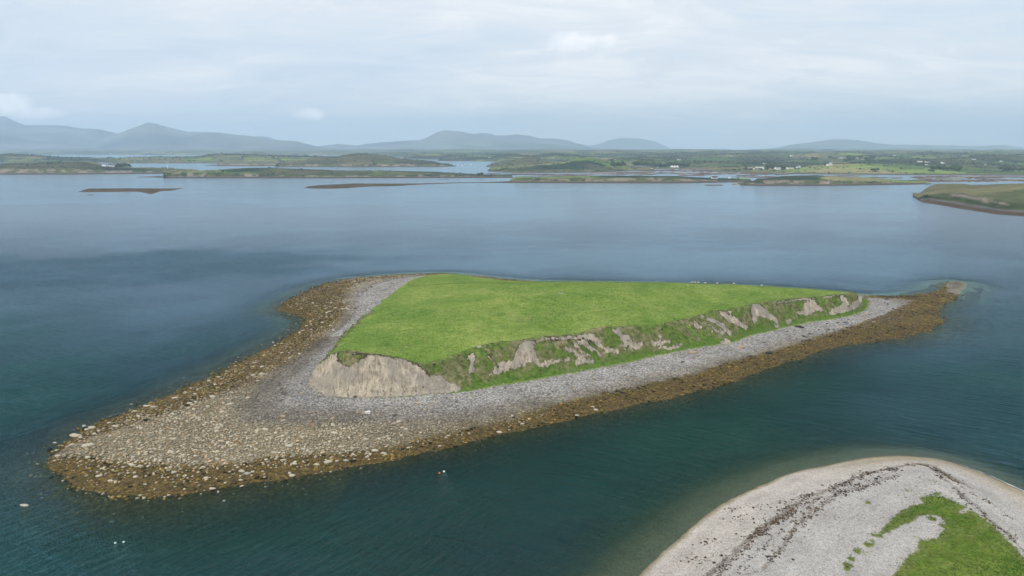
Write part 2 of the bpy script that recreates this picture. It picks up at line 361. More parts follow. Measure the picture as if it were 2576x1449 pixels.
ztop = np.zeros_like(X); inB = dB > -1.5; ztop[inB] = tps(X[inB], Y[inB])
# nearest crest height for the face
zc = np.zeros_like(X); wsum = np.zeros_like(X)
for (x, y, z) in Ts:
    ww = 1.0/((X-x)**2 + (Y-y)**2 + 4)**2; zc += ww*z; wsum += ww
zc /= wsum
Z = np.zeros_like(X)
north = sst(-1, 1, (Y - (235 + 0.42*X))/40)                     # north of the island's axis
us, vs_ = proj(X, Y, Z)
sl = 0.20 - 0.160*north
sl = np.where(X < -35, np.minimum(sl, 0.075 - 0.02*north), sl)
sl = np.where((X > 140) & (Y > 250), np.minimum(sl, 0.06), sl)
tb = np.clip(dW/(np.maximum(dW, 0) + np.maximum(-dB, 0) + 1e-3), 0, 1)
under = dW < 0
Z[under] = np.maximum(dW*sl - 0.008*np.maximum(-dW - 3, 0)**2, -13)[under]
bm = (dW >= 0) & (dB < 0)
Z[bm] = (ZB*(0.45*tb**0.8 + 0.55*tb**2) + 0.12*fbm(X/2.5, Y/2.5, 41, 3)*sst(0, 3, dW) + 0.11*np.minimum(dW, 9)*(1-tb)**2)[bm]
fm = (dB >= 0) & (dT < 0)
t = np.clip(dB/(dB + np.maximum(-dT, 0) + 1e-3), 0, 1)
steep = sst(-28, -20, -X*0 + X)*0 + (X < -20)                    # bare left cliff is steeper at the top
prof = np.where(X < -12, 0.60*t + 0.40*t**2.2 + .04*np.sin(np.pi*t), 0.5*t + 0.5*t*t*(3-2*t))
crest = np.where(dT > -1.5, zc, zc)
Z[fm] = (ZB + (crest - ZB)*prof)[fm]
im = dT >= 0
bl = sst(0, 6, dT)
Z[im] = (zc*(1-bl) + ztop*bl)[im] + ((0.32*fbm(X/9, Y/9, 51, 4) + 0.14*fbm(X/2, Y/2, 52, 2))*bl)[im]
# clay scars, traced on the seaward face
def z4(p): return [(671.0 + a/4.031, 664.5 + b/4.031) for a, b in p]
def z5(p): return [(1246.0 + a/4.031, 664.5 + b/4.031) for a, b in p]
def z6(p): return [(1821.0 + a/4.031, 664.5 + b/4.031) for a, b in p]
SCARS = [[(780,945),(790,930),(812,910),(835,890),(858,885),(905,890),(961,895),(1018,905),(1048,917),(1062,928),(1072,938),(1082,945),(1103,948),(1120,958),(1135,965),(1155,972),(1162,984),(1120,988),(1060,993),(1000,997),(930,1000),(879,999),(840,998),(800,992),(778,975)],
 z5([(-50,1115),(-40,1080),(0,1050),(30,1010),(70,990),(180,980),(200,920),(235,850),(240,815),(290,768),(340,772),(395,800),(385,830),(400,870),(430,950),(470,990),(600,970),(640,965),(750,955),(755,985),(640,988),(500,1050),(400,1000),(330,1010),(180,1065),(100,1090),(0,1110)]),
 z5([(390,795),(500,742),(800,728),(900,705),(970,695),(1015,722),(1065,780),(1080,820),(1120,850),(1240,855),(1260,910),(1200,905),(1100,868),(1040,830),(980,795),(930,775),(900,752),(700,762),(500,765)]),
 z5([(1290,795),(1360,775),(1430,800),(1495,795),(1495,830),(1440,875),(1370,855),(1325,825)]),
 z5([(820,950),(880,925),(935,975),(1010,960),(1000,1000),(930,1005),(810,1035)]),
 z5([(650,840),(760,850),(900,930),(880,940),(760,900)]), z5([(820,780),(900,770),(1000,850),(1100,920),(1060,930),(960,870)]),
 z5([(1640,850),(1700,822),(1760,850),(1880,805),(1895,825),(1790,875),(1700,855)]),
 z5([(2080,515),(2170,545),(2240,570),(2320,600),(2380,650),(2405,705),(2380,715),(2330,670),(2250,610),(2170,570),(2080,530)]),
 z5([(2265,470),(2330,480),(2420,535),(2500,585),(2560,630),(2560,660),(2450,625),(2370,570),(2290,510)]),
 z5([(2280,780),(2350,750),(2400,790),(2380,820),(2290,810)]), z5([(2195,660),(2205,660),(2212,715),(2200,715)]),
 z6([(275,470),(288,408),(340,402),(400,425),(440,475),(545,560),(555,608),(470,565),(400,545),(345,515),(335,575),(310,605),(288,545)]),
 z6([(725,490),(798,478),(808,420),(850,365),(905,355),(945,400),(985,440),(1030,485),(940,475),(880,505),(830,525),(740,525)]),
 z6([(1055,505),(1115,430),(1200,415),(1270,438),(1310,385),(1370,338),(1405,345),(1395,390),(1340,445),(1250,485),(1150,495),(1080,525)]),
 z6([(0,600),(40,640),(80,700),(60,710),(0,670)]), z6([(620,570),(680,560),(690,600),(640,610)]), z6([(530,395),(640,365),(820,345),(930,350),(930,362),(820,360),(640,382),(530,405)]), z6([(1000,325),(1230,312),(1230,322),(1010,338)]),
 z6([(510,610),(560,605),(560,640),(520,640)]), z4([(2035,930),(2085,900),(2110,930),(2105,1000),(2110,1060),(2080,1135),(2040,1115),(2070,1000)]), z4([(2110,835),(2140,825),(2170,830),(2165,842),(2120,852)])]
GREEN = [[(850,887),(870,889),(905,892),(914,900),(905,909),(880,917),(858,916),(846,905)]]
scar = np.full(X.shape, -9.0)
fi = np.where((dB > -2.0) & (dT < 2.5) & (us > 740) & (us < 2215))[0]
u_, v_ = proj(X[fi], Y[fi], Z[fi]); face = (Y[fi] < 258 + 0.55*np.maximum(X[fi], 0)); sv = np.full(u_.shape, -9.0)
mpp = np.hypot(X[fi], Y[fi])/FX*1.0
for poly in SCARS:
    p = np.array(poly); bb = (u_ > p[:, 0].min()-25) & (u_ < p[:, 0].max()+25) & (v_ > p[:, 1].min()-25) & (v_ < p[:, 1].max()+25)
    if bb.any(): sv[bb] = np.maximum(sv[bb], dist_poly(u_[bb], v_[bb], poly)*mpp[bb]*1.5)
for poly in GREEN: sv = np.minimum(sv, -dist_poly(u_, v_, poly)*mpp*1.5)
xs = fbm(X[fi]/6, Y[fi]/3.5, 161, 4)*7 - 2.35; ti = np.clip(dB[fi]/(dB[fi] + np.maximum(-dT[fi], 0) + 1e-3), 0, 1)
sv = np.where((ti > .35) & (ti < .97) & (X[fi] > -8), np.maximum(sv, np.minimum(xs, 1.2)), sv)
scar[fi] = np.where(face, sv, -9.0)
# relief: scars bitten back into the bank, rills down the clay, lumpy vegetation
bite = sst(-0.2, 0.9, scar)*sst(0.0, 0.15, t)*((dT < 1.0))
Z -= 0.55*bite*(dB > 0)
along = X*0.97 + Y*0.25
rill = (0.5 - abs(vn(along/1.9, Y/9, 61)*2))*1.0 + (0.5 - abs(vn(along/0.9, Y/6, 62)*2))*0.5
Z += np.where(fm & (scar > 0), 1.5*rill*np.sin(np.pi*np.clip(t, 0, 1))**0.7, 0)
Z += np.where(fm & (scar <= 0), 0.9*fbm(X/3.2, Y/3.2, 71, 4)*np.sin(np.pi*np.clip(t, 0, 1))**0.6, 0)
# zones
foot = np.where(dB > 0, t, 0.0); foot[im] = 1.0
backside = (Y > 262 + 0.55*np.maximum(X, 0)) | (X < -58)
bank = np.where(fm & ~backside, sst(0, 0.06, t)*(1 - sst(0.93, 1.08, t)), 0.0)
bank = np.where(im & ~backside, 0.55*(1 - sst(0, 3.5, dT)), bank)
lowleft = sst(-22, -10, -X) * 0
grassd = dB + np.where(~backside, 0.4, 0.0) - np.where((X > -70) & (X < -18) & ~backside, 1.5*(t < .6)*fm, 0)
# seaweed: inner limit per column traced on the strand
WD = [(60,1150),(200,1146),(300,1160),(400,1166),(500,1172),(600,1164),(700,1146),(850,1140),(1000,1120),(1100,1094),(1200,1074),(1280,1058),(1350,1032),(1450,1004),(1550,984),(1650,962),(1750,938),(1850,905),(1950,880),(2050,850),(2120,828),(2200,800),(2250,780),(2290,760),(2330,735),(2380,700),(2700,690),(2700,1400),(60,1400)]
WL = [(100,1165),(190,1112),(345,1062),(480,1018),(590,968),(675,928),(745,892),(800,852),(850,815),(868,770),(862,742),(890,714),(940,704),(1000,698),(1060,692),(1130,690.5),(1217,699.5),(1310,708.5),(1420,711.5),(1420,600),(500,600),(100,900)]
WR = [(2170,749),(2260,752),(2300,757),(2372,745),(2400,700),(2200,690)]
weed = np.full(X.shape, -9.0); bi = np.where((dW > -14) & (dB < 1))[0]
u_, v_ = proj(X[bi], Y[bi], np.maximum(Z[bi], 0)); wv = np.full(u_.shape, -9.0)
for poly in (WD, WL, WR): wv = np.maximum(wv, dist_poly(u_, v_, poly)*np.hypot(X[bi], Y[bi])/FX*1.8)
hook = dist_poly(u_, v_, [(2384,736),(2381,714),(2400,700),(2450,700),(2440,724),(2412,744)])/5.0 + fbm(u_/5, v_/3, 5, 3)
weed[bi] = np.minimum(wv, np.where(hook > -6, -hook*2.2, 9))
# colours of the shingle by height on the beach
cream = np.array([.225, .19, .125]); dark = np.array([.150, .137, .115]); lgrey = np.array([.315, .302, .285]); brown = np.array([.21, .18, .14]); sand = np.array([.33, .32, .30])
sp = sst(-5, -45, X)*(Y < 260)                                    # spit at the left end
tn = tb + 0.10*fbm(X/9, Y/9, 81, 4)
c_sp = np.empty((len(X), 3)); c_ot = np.empty((len(X), 3))
for k in range(3):
    c_sp[:, k] = np.interp(tn, [0, .12, .5, .62, .74, .86, 1], [brown[k], cream[k], cream[k], dark[k]*1.3, dark[k]*1.25, lgrey[k]*.9, lgrey[k]])
    c_ot[:, k] = np.interp(tn, [0, .18, .32, .42, .52, .66, 1], [brown[k], cream[k]*.8, cream[k]*.78, dark[k]*1.35, dark[k]*1.75, lgrey[k], lgrey[k]*1.04])
cols = c_sp*sp[:, None] + c_ot*(1-sp)[:, None]
rr = sst(70, 130, X)[:, None]; c_rt = np.empty((len(X), 3))
for k in range(3): c_rt[:, k] = np.interp(tn, [0, .3, .45, .6, 1], [brown[k], brown[k]*1.15, dark[k]*1.6, lgrey[k]*.95, lgrey[k]*1.05])
cols = cols*(1-rr) + c_rt*rr
wet = sst(0.6, -0.6, Z)[:, None]; hk = (X > 222) & (Y > 340); cols = np.where(hk[:, None], cols*.72, cols); bed = np.where((north > .5)[:, None], np.array([.34, .35, .27]), np.array([.15, .12, .075])); cols = cols*(1-wet) + bed*wet; cols = np.clip(cols*(1 + .30*fbm(X/6, Y/6, 131, 4))[:, None], 0, 1)
nf_ = (sst(.15, -.15, (Y - (148 + (X + 100)*1.02 + 6*fbm(X/12, Y/12, 141, 3) - 6))/14)) if False else 0
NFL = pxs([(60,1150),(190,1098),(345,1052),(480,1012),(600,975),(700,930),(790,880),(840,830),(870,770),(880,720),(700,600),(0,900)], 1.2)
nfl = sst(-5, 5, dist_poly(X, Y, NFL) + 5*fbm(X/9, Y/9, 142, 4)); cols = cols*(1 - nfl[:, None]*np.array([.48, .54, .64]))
weed = weed - np.where(dW < 0, (1.1*north + .22)*np.minimum(-dW, 14) + 2.0*fbm(X/5, Y/5, 145, 4), 0)
# dark tide line of old weed under the bank
TL = [(800,1018),(870,1026),(950,1033),(1040,1033),(1130,1027),(1230,1012),(1330,991),(1430,968),(1530,947),(1600,932),(1700,910),(1790,886),(1830,874),(1870,868)]
tl = pxs(TL, 2.0); strand = np.full(X.shape, -3.0); k = np.where((dB > -14) & (dB < 0))[0]
strand[k] = 0.35 - dist_poly(X[k], Y[k], tl, closed=False)*0.9
strand[k] -= 1.6*(vn(X[k]/6, Y[k]/6, 88) < -0.05)
keep = dW > -42
V = np.stack([X, Y, Z], 1); F = grid_faces(*sh, keep=keep.reshape(sh))
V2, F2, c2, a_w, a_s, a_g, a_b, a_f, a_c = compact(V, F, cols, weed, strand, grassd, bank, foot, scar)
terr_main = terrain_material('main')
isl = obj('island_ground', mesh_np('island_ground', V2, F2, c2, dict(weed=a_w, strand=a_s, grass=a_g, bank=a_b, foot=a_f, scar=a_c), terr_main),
          kind='structure', label='grassy drumlin island with clay cliff and stony shore')
ZG = Z.reshape(sh); DWG = dW.reshape(sh); DBG = dB.reshape(sh)
def samp(G_, x, y):
    fx = np.clip((np.asarray(x) - gx[0])/CS, 0, sh[1]-1.001); fy = np.clip((np.asarray(y) - gy[0])/CS, 0, sh[0]-1.001)
    i = fx.astype(int); j = fy.astype(int); a = fx-i; b = fy-j
    return (G_[j, i]*(1-a) + G_[j, i+1]*a)*(1-b) + (G_[j+1, i]*(1-a) + G_[j+1, i+1]*a)*b

# ------------------------------------------------------------------ THE NEAR SPIT, bottom right
N_PX = [(1606,1449),(1667,1386),(1752,1317),(1857,1248),(1938,1212),(2040,1177),(2141,1157),(2242,1147),(2323,1149),(2384,1159),(2465,1187),(2576,1237),(2700,1300),(2860,1400),(3000,1560),(3050,1900),(2600,2600),(1700,2600),(1400,2000),(1480,1650),(1550,1530)]
Np = smooth(pxs(N_PX), 2); NS = 0.4
nx = np.arange(-22, 190, NS); ny = np.arange(38, 196, NS); XN, YN = np.meshgrid(nx, ny); shn = XN.shape; XN = XN.ravel(); YN = YN.ravel()
dN = dist_poly(XN, YN, Np) + 0.9*fbm(XN/12, YN/12, 5, 3) + 0.25*fbm(XN/2, YN/2, 6, 2)
ZN = np.where(dN < 0, np.where(dN > -6, dN*0.10, -0.6 + (dN+6)*0.30), 2.6*(1 - np.exp(-np.maximum(dN, 0)/9)) + 0.25*np.exp(-((dN-14)/3.0)**2) + 0.05*fbm(XN/3, YN/3, 7, 3))
ZN = np.maximum(ZN, -7)
def z8(p): return [(1917.0 + a/3.906, 1086.3 + b/3.906) for a, b in p]
GP = z8([(1270,1418),(1330,1350),(1400,1250),(1530,1150),(1525,1050),(1620,1062),(1720,1040),(1780,960),(1715,905),(1785,888),(1740,840),(1650,820),(1550,830),(1460,900),(1300,960),(1200,1015),(1140,990),(1200,930),(1270,840),(1430,730),(1580,690),(1535,640),(1640,615),(1750,628),(1850,650),(1900,690),(2010,720),(2020,745),(1960,760),(1960,790),(2050,760),(2200,850),(2350,980),(2500,1130),(2600,1250),(2900,1600),(2900,2400),(2000,3600),(1200,3200),(1100,1800)])
gpw = pxs(GP, 2.5); gN = dist_poly(XN, YN, gpw)
for cx_, cy_, r in [(1130,1020,42),(1045,1110,42),(1085,1072,24),(950,1175,44),(885,1250,34),(840,1310,44),(825,1345,36),(1720,605,30),(1665,855,40),(1035,685,26),(1550,440,12),(1650,460,10),(1700,490,14),(1510,530,12),(1420,575,14),(1340,612,9),(695,912,10),(745,938,9),(930,833,10),(1225,700,8),(720,850,9),(720,985,8),(400,1242,7)]:
    (u, v), = z8([(cx_, cy_)]); x, y = at(u, v, 2.5); gN = np.maximum(gN, r/3.906*float(np.hypot(x, y))/FX*1.25 - np.hypot(XN-x, YN-y)*np.where(True, 1.0, 1.0))
ZN += 0.28*sst(0, 2.5, gN) + 0.35*fbm(XN/2.2, YN/2.2, 8, 4)*sst(0, 3, gN)
ST = [z8([(-530,1410),(-400,1290),(-150,1070),(0,935),(150,840),(300,740),(450,622),(600,585),(720,535),(850,480),(980,420),(1100,385),(1400,312),(1550,290),(1700,322),(1730,370),(1780,400),(1900,480),(2050,562)]),
      z8([(-160,1418),(10,1370),(120,1230),(250,1080),(350,920),(500,780),(650,670),(800,590),(1000,550),(1150,500),(1340,435)]),
      z8([(1640,330),(1750,440),(1850,520),(1980,640),(2150,780),(2260,900),(2400,1000),(2576,1200),(2800,1500)]),
      z8([(700,560),(830,560),(1000,500),(1200,420),(1350,350)]), z8([(-430,1418),(-250,1200),(-60,1030),(150,880),(330,760)]),
      z8([(1740,400),(1900,500),(2060,600),(2250,710),(2450,850),(2600,960)]),
      z8([(700,500),(850,455),(930,400),(1050,375),(1200,350)]), z8([(330,860),(450,740),(560,640),(700,560)]), z8([(-300,1418),(-120,1240),(60,1090),(220,960),(330,860)]), z8([(100,760),(250,690),(420,590),(560,560)])]
wN = [1.9, 1.3, 1.2, 0.8, 1.3, 0.6, .5, .7, .5, .6]
stN = np.full(XN.shape, -3.0); vis = dN > -2
for L_, wd_ in zip(ST, wN):
    pw = pxs(L_, 2.0); stN[vis] = np.maximum(stN[vis], wd_*0.55 - dist_poly(XN[vis], YN[vis], pw, closed=False)*1.3)
for cx_, cy_, r in [(-330,690,60),(-20,700,40),(170,700,40),(-680,1180,50),(-500,1050,40),(-560,1230,30)]:
    (u, v), = z8([(cx_, cy_)]); x, y = at(u, v, 2.2); stN = np.maximum(stN, np.minimum(0.25, (r/3.906*float(np.hypot(x, y))/FX - np.hypot(XN-x, YN-y))*0.3) - 0.05)
pal = np.array([.43, .395, .355]); pal2 = np.array([.375, .36, .34]); tan_ = np.array([.33, .285, .21]); wet_ = np.array([.20, .165, .11])
q = sst(6, 14, dN + 2*fbm(XN/9, YN/9, 15, 3))[:, None]; cN = pal*(1-q) + pal2*q
q = (sst(9, 2, dN)*sst(60, 85, XN))[:, None]; cN = cN*(1-q) + tan_*q
q = sst(1.6, 0.0, dN + fbm(XN/6, YN/6, 16, 3))[:, None]; cN = cN*(1-q) + (wet_*1.2)*q
q = sst(0.1, -3.0, ZN)[:, None]; cN = cN*(1-q) + np.array([.27, .27, .11])*q
cN *= (1 + 0.16*fbm(XN/5, YN/5, 17, 4) + 0.045*np.sin(dN*1.3 + 3*fbm(XN/14, YN/14, 18, 3)))[:, None]
keepN = dN > -34
VN, FN, cN2, b1, b2, b3 = compact(np.stack([XN, YN, ZN], 1), grid_faces(*shn, keep=keepN.reshape(shn)), cN, stN, gN, dN)
obj('shingle_spit', mesh_np('shingle_spit', VN, FN, cN2, dict(weed=np.full(len(VN), -9.0), strand=b1, grass=b2*1.0 - 0.15, bank=np.zeros(len(VN)), foot=np.ones(len(VN)), scar=np.full(len(VN), -9.0)), terrain_material('near')),
    kind='structure', label='pale shingle spit with weed strandlines and a patch of green turf')
ZNG = ZN.reshape(shn); DNG = dN.reshape(shn); GNG = gN.reshape(shn)
def sampn(G_, x, y):
    i = np.clip(((np.asarray(x)-nx[0])/NS).astype(int), 0, shn[1]-1); j = np.clip(((np.asarray(y)-ny[0])/NS).astype(int), 0, shn[0]-1); return G_[j, i]

# ------------------------------------------------------------------ FAR ISLANDS, MAINLAND, MOUNTAINS
far_mat = vcol_material('far_land', 0.03, 0.22); mtn_mat = vcol_material('mountain_heath', 0.0015, 0.25)
FG = np.array([[.085,.145,.032],[.145,.200,.048],[.055,.105,.030],[.150,.165,.060],[.080,.100,.040],[.200,.180,.080]])
def land_cols(x, y, heath=0.0, cell=150.0, hedge=5.0):
    cid, e = vor(x, y, cell, 0.5, 0.7); n = fbm(x/90, y/90, 33, 4)
    k = (cid*len(FG)).astype(int) % len(FG); c = FG[k]*(1 + 0.35*n)[:, None]
    hc = np.array([.020, .034, .018])
    m = (1 - sst(hedge*.5, hedge*1.2, e))[:, None]; c = c*(1-m) + hc*m
    wd = sst(0.03, 0.12, fbm(x/420, y/260, 44, 5))[:, None]; c = c*(1-wd) + np.array([.022,.038,.021])*wd
    h = np.clip(heath + 0.8*fbm(x/140, y/140, 45, 4), 0, 1)[:, None]*(heath > 0)
    hcol = np.array([.125, .120, .060])*(1 + .4*n)[:, None]; return c*(1-h) + hcol*h
def loft(name, wl, ct, rg, width=120.0, beach=3.0, label='', k=0.9, soil=0.55, heath=0.0, bright=1.0, cell=150.0, taper=10.0, step=0.8, hedge=4.0, zb=1.5, shrub=0.3):
    """an island or hill: shore, beach, bank and back slope lofted at its true distance"""
    wl, rg = np.array(wl, float), np.array(rg, float); u = np.arange(wl[0, 0], wl[-1, 0] + step/2, step); n = len(u)
    vw = np.interp(u, wl[:, 0], wl[:, 1]); vr = np.interp(u, rg[:, 0], rg[:, 1])
    Y0 = H/slope(vw); tp = sst(0, taper, u - u[0])*sst(0, taper, u[-1] - u)
    vb = vw - beach*np.clip(tp*1.5, 0.05, 1); Y1 = np.maximum((H - zb)/slope(vb), Y0 + 2)
    jag = fbm(u/7, u*0, 12, 4)
    if ct is not None:
        ct = np.array(ct, float); vc = np.minimum(np.interp(u, ct[:, 0], ct[:, 1]) + jag*1.1, vb - 0.2)
        s = slope(vc); z2 = np.maximum((H - s*(Y1 - zb*k))/(1 + s*k), zb*1.05)
    else: z2 = np.full(n, zb + 0.6)
    Y2 = Y1 + (z2 - zb)*k + 2
    wr = width*(0.25 + 0.75*tp); Y3 = Y2 + wr; z3 = np.maximum(H - slope(vr)*Y3, z2*0.9 + 0.1)
    z2 = zb + (z2 - zb)*np.clip(tp*2.5, 0, 1); z3 = z2*0 + (zb + (z3 - zb)*np.clip(tp*2.5, 0.02, 1))
    rx = (u - CX)/FX/(ray(0, vw)[1])
    rows = [(Y0 - 14, np.full(n, -2.0), 0), (Y0, np.zeros(n), 0), ((Y0+Y1)/2, np.full(n, zb*.55), 1), (Y1, np.full(n, zb), 2)]
    if ct is not None:
        for a in (.2, .4, .6, .8): rows.append((Y1 + (Y2-Y1)*a, zb + (z2-zb)*(a*.7 + .3*a*a), 3))
    rows.append((Y2, z2, 4))
    for a in np.linspace(0.08, 1, 11): rows.append((Y2 + (Y3-Y2)*a, z2 + (z3-z2)*np.sin(a*math.pi/2)**1.1, 5))
    for a in np.linspace(0.12, 1, 7): rows.append((Y3 + wr*1.2*a, z3*np.cos(a*math.pi/2) - 2*a, 5))
    Vs, Cs = [], []
    for (Yr, zr, kind) in rows:
        x = Yr*rx; no = fbm(x/26, Yr/26, 3, 4)
        z = zr + (no*1.2*np.clip(zr/8, 0, 1) if kind == 5 else (no*0.5 if kind == 3 else 0))
        if kind == 3: Yr = Yr + 1.5*fbm(x/9, zr, 8, 3)
        Vs.append(np.stack([x, Yr, z], 1))
        if kind == 0: c = np.tile([.085, .062, .040], (n, 1))
        elif kind == 1: c = np.tile([.070, .050, .030], (n, 1))
        elif kind == 2: c = np.tile([.125, .115, .105], (n, 1))
        elif kind in (3, 4):
            m = sst(-.12, .12, fbm(x/16, zr/5, 66, 4) + (soil - .5)*.9)[:, None]*(1 if kind == 3 else .3)
            dkm = sst(-.1, .15, fbm(x/14, zr/6, 67, 3) + (shrub - .5)*.8)[:, None]
            veg = np.array([.085, .100, .036])*(1-dkm) + np.array([.045, .062, .028])*dkm
            c = veg*(1-m) + np.array([.235, .195, .15])*m
        else: c = land_cols(x, Yr, heath, cell, hedge)*bright
        Cs.append(c*(1 + .15*no)[:, None] if kind else c)
    V = np.concatenate(Vs); Cc = np.clip(np.concatenate(Cs), 0, 1)
    return obj(name, mesh_np(name, V, grid_faces(len(rows), n), Cc, None, far_mat), kind='structure', label=label)
def flat(u0, u1, v0, v1, zc_=0.7, prof=None, col=(.080, .058, .032), label='brown weed-covered bar awash in the bay', jag=1.0, name='weed_bar', pale=0.0):
    """low bar of weed and shingle: v0 far edge row(s), v1 near edge row(s)"""
    u = np.arange(u0, u1 + .01, max(0.7, (u1-u0)/260)); n = len(u); e = sst(0, 1, (u-u0)/(u1-u0)*6)*sst(0, 1, (u1-u)/(u1-u0)*6)
    f = lambda v: np.interp(u, [p[0] for p in v], [p[1] for p in v]) if isinstance(v, list) else np.full(n, float(v))
    a, b = f(v0), f(v1); mid = (a+b)/2; amp = (b-a)*.28*jag
    if not isinstance(v0, list): a = mid + (a-mid)*e**.5 + fbm(u/9, u*0, 3, 4)*amp; b = mid + (b-mid)*e**.5 + fbm(u/9, u*0+50, 4, 4)*amp
    b = np.maximum(b, a + 0.15); Ya, Yb = H/slope(a), H/slope(b); rx = (u - CX)/FX/ray(0, mid)[1]; Vs, Cs = [], []
    for t_ in (-.12, 0, .12, .3, .5, .7, .88, 1, 1.12):
        Yr = Yb + (Ya-Yb)*t_; z = np.full(n, -0.6) if t_ < 0 or t_ > 1 else zc_*np.sin(np.pi*t_)**.8*(.5+.5*e) + .25*fbm(Yr*rx/12, Yr/12, 5, 3)*(0 < t_ < 1)
        Vs.append(np.stack([Yr*rx, Yr, z], 1)); m = sst(.0, .25, fbm(Yr*rx/30, Yr/30, 9, 3) + pale - .3 + .3*(t_ > .6))[:, None]*(pale > 0)
        Cs.append((np.array(col)*(1-m) + np.array([.24, .23, .20])*m)*(1 + .5*fbm(Yr*rx/8, Yr/8, 19, 3))[:, None])
    return obj(name, mesh_np(name, np.concatenate(Vs), grid_faces(9, n), np.clip(np.concatenate(Cs), 0, 1), None, far_mat), kind='structure', label=label)

loft('far_island', [(-160,440),(0,439.5),(180,439.3),(400,437.3),(505,436)], [(-160,424),(0,423.6),(83,424.6),(183,423.6),(242,427.6),(275,429.5),(383,429.5),(420,427),(450,428),(505,431)],
     [(-160,414),(0,412.8),(17,411),(60,410),(117,407.6),(150,405.3),(217,406),(247,411),(262,415),(283,418),(333,420.6),(417,422.6),(450,425.5),(483,428.6),(505,431)], 150, 3.6, 'long low island with pale clay bank and a white cottage', soil=.52, heath=.35)
loft('far_island', [(411,448.6),(766,448.8),(1150,447.8),(1290,447.4)], [(411,433),(450,433.6),(500,434.5),(600,436),(680,439),(700,441.5),(990,441.5),(1060,440),(1290,444)],
     [(411,432.8),(430,432),(500,430.8),(560,426),(600,423.6),(645,421.5),(680,422.3),(766,425.3),(800,426.8),(870,428.6),(990,429.5),(1100,432.8),(1150,436),(1200,438.6),(1240,440.4),(1290,443.6)], 110, 3.8, 'long green island with dark scrub on its bank', soil=.42, heath=.25, bright=1.12, taper=4, shrub=.6, cell=120, hedge=2.0)
loft('far_island', [(1280,459.8),(1380,460.6),(1690,461.2),(1795,459.6),(1890,458.2)], [(1280,457),(1290,453),(1298,448),(1340,448),(1450,447.2),(1690,447),(1720,449.5),(1785,453),(1890,455.6)],
     [(1280,456),(1290,451),(1300,447.6),(1340,446),(1360,443.8),(1450,442.8),(1533,442.3),(1640,442),(1700,443),(1750,446),(1800,448.4),(1850,448.8),(1890,451)], 90, 4.6, 'flat green island edged by a ragged clay bank', soil=.50, heath=.2, bright=1.1, taper=8)
loft('far_island', [(1856,463.5),(1870,467),(1917,467.6),(2085,467.8),(2236,465.4),(2342,463.6)], [(1856,462),(1895,460),(1905,453),(1950,453),(2030,453.8),(2100,455.2),(2236,457.8),(2290,459.8),(2342,462.4)],
     [(1856,461.5),(1895,459),(1917,449.8),(1935,447.6),(1970,443),(2000,442),(2050,441),(2100,442.8),(2160,446),(2200,448.6),(2260,452.8),(2290,455.4),(2342,462)], 90, 4.4, 'rounded green island with clay bank and tapering point', soil=.45, heath=.15, bright=1.15, taper=30)
loft('far_island', [(2296,494.0),(2310,503),(2322,509.8),(2364,516),(2412,524.7),(2460,532),(2507,539.6),(2576,544.5),(2660,548),(2800,545),(2900,535)], [(2296,493.8),(2350,489),(2381,486),(2390,485),(2421,487),(2440,493),(2469,495),(2484,500.5),(2507,505.5),(2543,512.5),(2576,516),(2660,520),(2900,515)],
     [(2296,493),(2355,489.5),(2372,485),(2383,477),(2410,472),(2436,469),(2484,466.7),(2576,462),(2700,458),(2900,470)], 230, 13.0, 'olive island with steep grassy bank and brown shore at the edge of view', soil=.08, heath=.75, bright=.95, taper=60, cell=400, hedge=2.0, zb=2.0, shrub=.75, k=1.3)
loft('far_island', [(547,417.6),(600,417.9),(705,417.6)], [(547,411),(560,410.2),(610,411),(705,412)], [(547,410.4),(570,409.5),(640,409.6),(705,411)], 90, 2.0, 'low islet ending in a small clay cliff', soil=.8, heath=.6, taper=3)
loft('far_island', [(690,420.4),(766,420.4),(1000,420.3),(1100,419.8),(1146,418.9)], [(690,414),(766,412.5),(900,413.5),(960,412.8),(1020,411.8),(1060,413.6),(1085,411.8),(1110,414),(1146,418.2)],
     [(690,413),(720,406),(766,402.8),(790,399.5),(815,397.8),(850,394.5),(870,389.5),(890,386.5),(905,385.8),(930,387.4),(960,389.8),(990,395),(1010,399.3),(1060,403.6),(1090,406),(1110,411.5),(1128,416),(1146,418)], 260, 2.0, 'dark humped island with clay scars along its foot', soil=.5, heath=.55, bright=.72, taper=16)
loft('far_island', [(-260,411),(0,411.2),(250,411),(550,410.6),(700,410.4),(905,409.8)], [(-260,408.5),(905,407.2)],
     [(-260,389),(0,387.8),(50,387.5),(90,390),(150,395),(250,397),(300,397),(383,394.2),(450,394.8),(500,392.8),(530,389),(570,386),(590,386.4),(620,388),(680,391),(766,392),(840,393.6),(905,397)], 420, 1.4, 'long green island of hedged fields far across the bay', soil=.35, heath=.3, bright=1.0, taper=30)
loft('headland', [(1228,431),(1260,433.4),(1300,434),(1400,434.6),(1500,433.6),(1580,430),(1645,428.5)], [(1228,430.4),(1258,430),(1265,426.5),(1340,427.5),(1400,431),(1645,426.6)],
     [(1228,430),(1258,429.6),(1268,425),(1290,421.4),(1320,417.5),(1360,413),(1400,410),(1430,405),(1450,398.5),(1470,396),(1490,397.6),(1520,403),(1560,410),(1600,418),(1645,425)], 420, 1.8, 'green headland of hedged fields facing the channel', soil=.3, heath=.22, bright=1.12, taper=8, hedge=6)
loft('headland', [(1223,419.4),(1260,421),(1300,421.6),(1420,421)], [(1223,419),(1250,416),(1300,418),(1420,418)], [(1223,418.8),(1245,415.6),(1265,411.6),(1300,409),(1350,406),(1420,405)], 260, 1.2, 'brown headland behind the moored boats', soil=.3, heath=.8, bright=.85, taper=8)
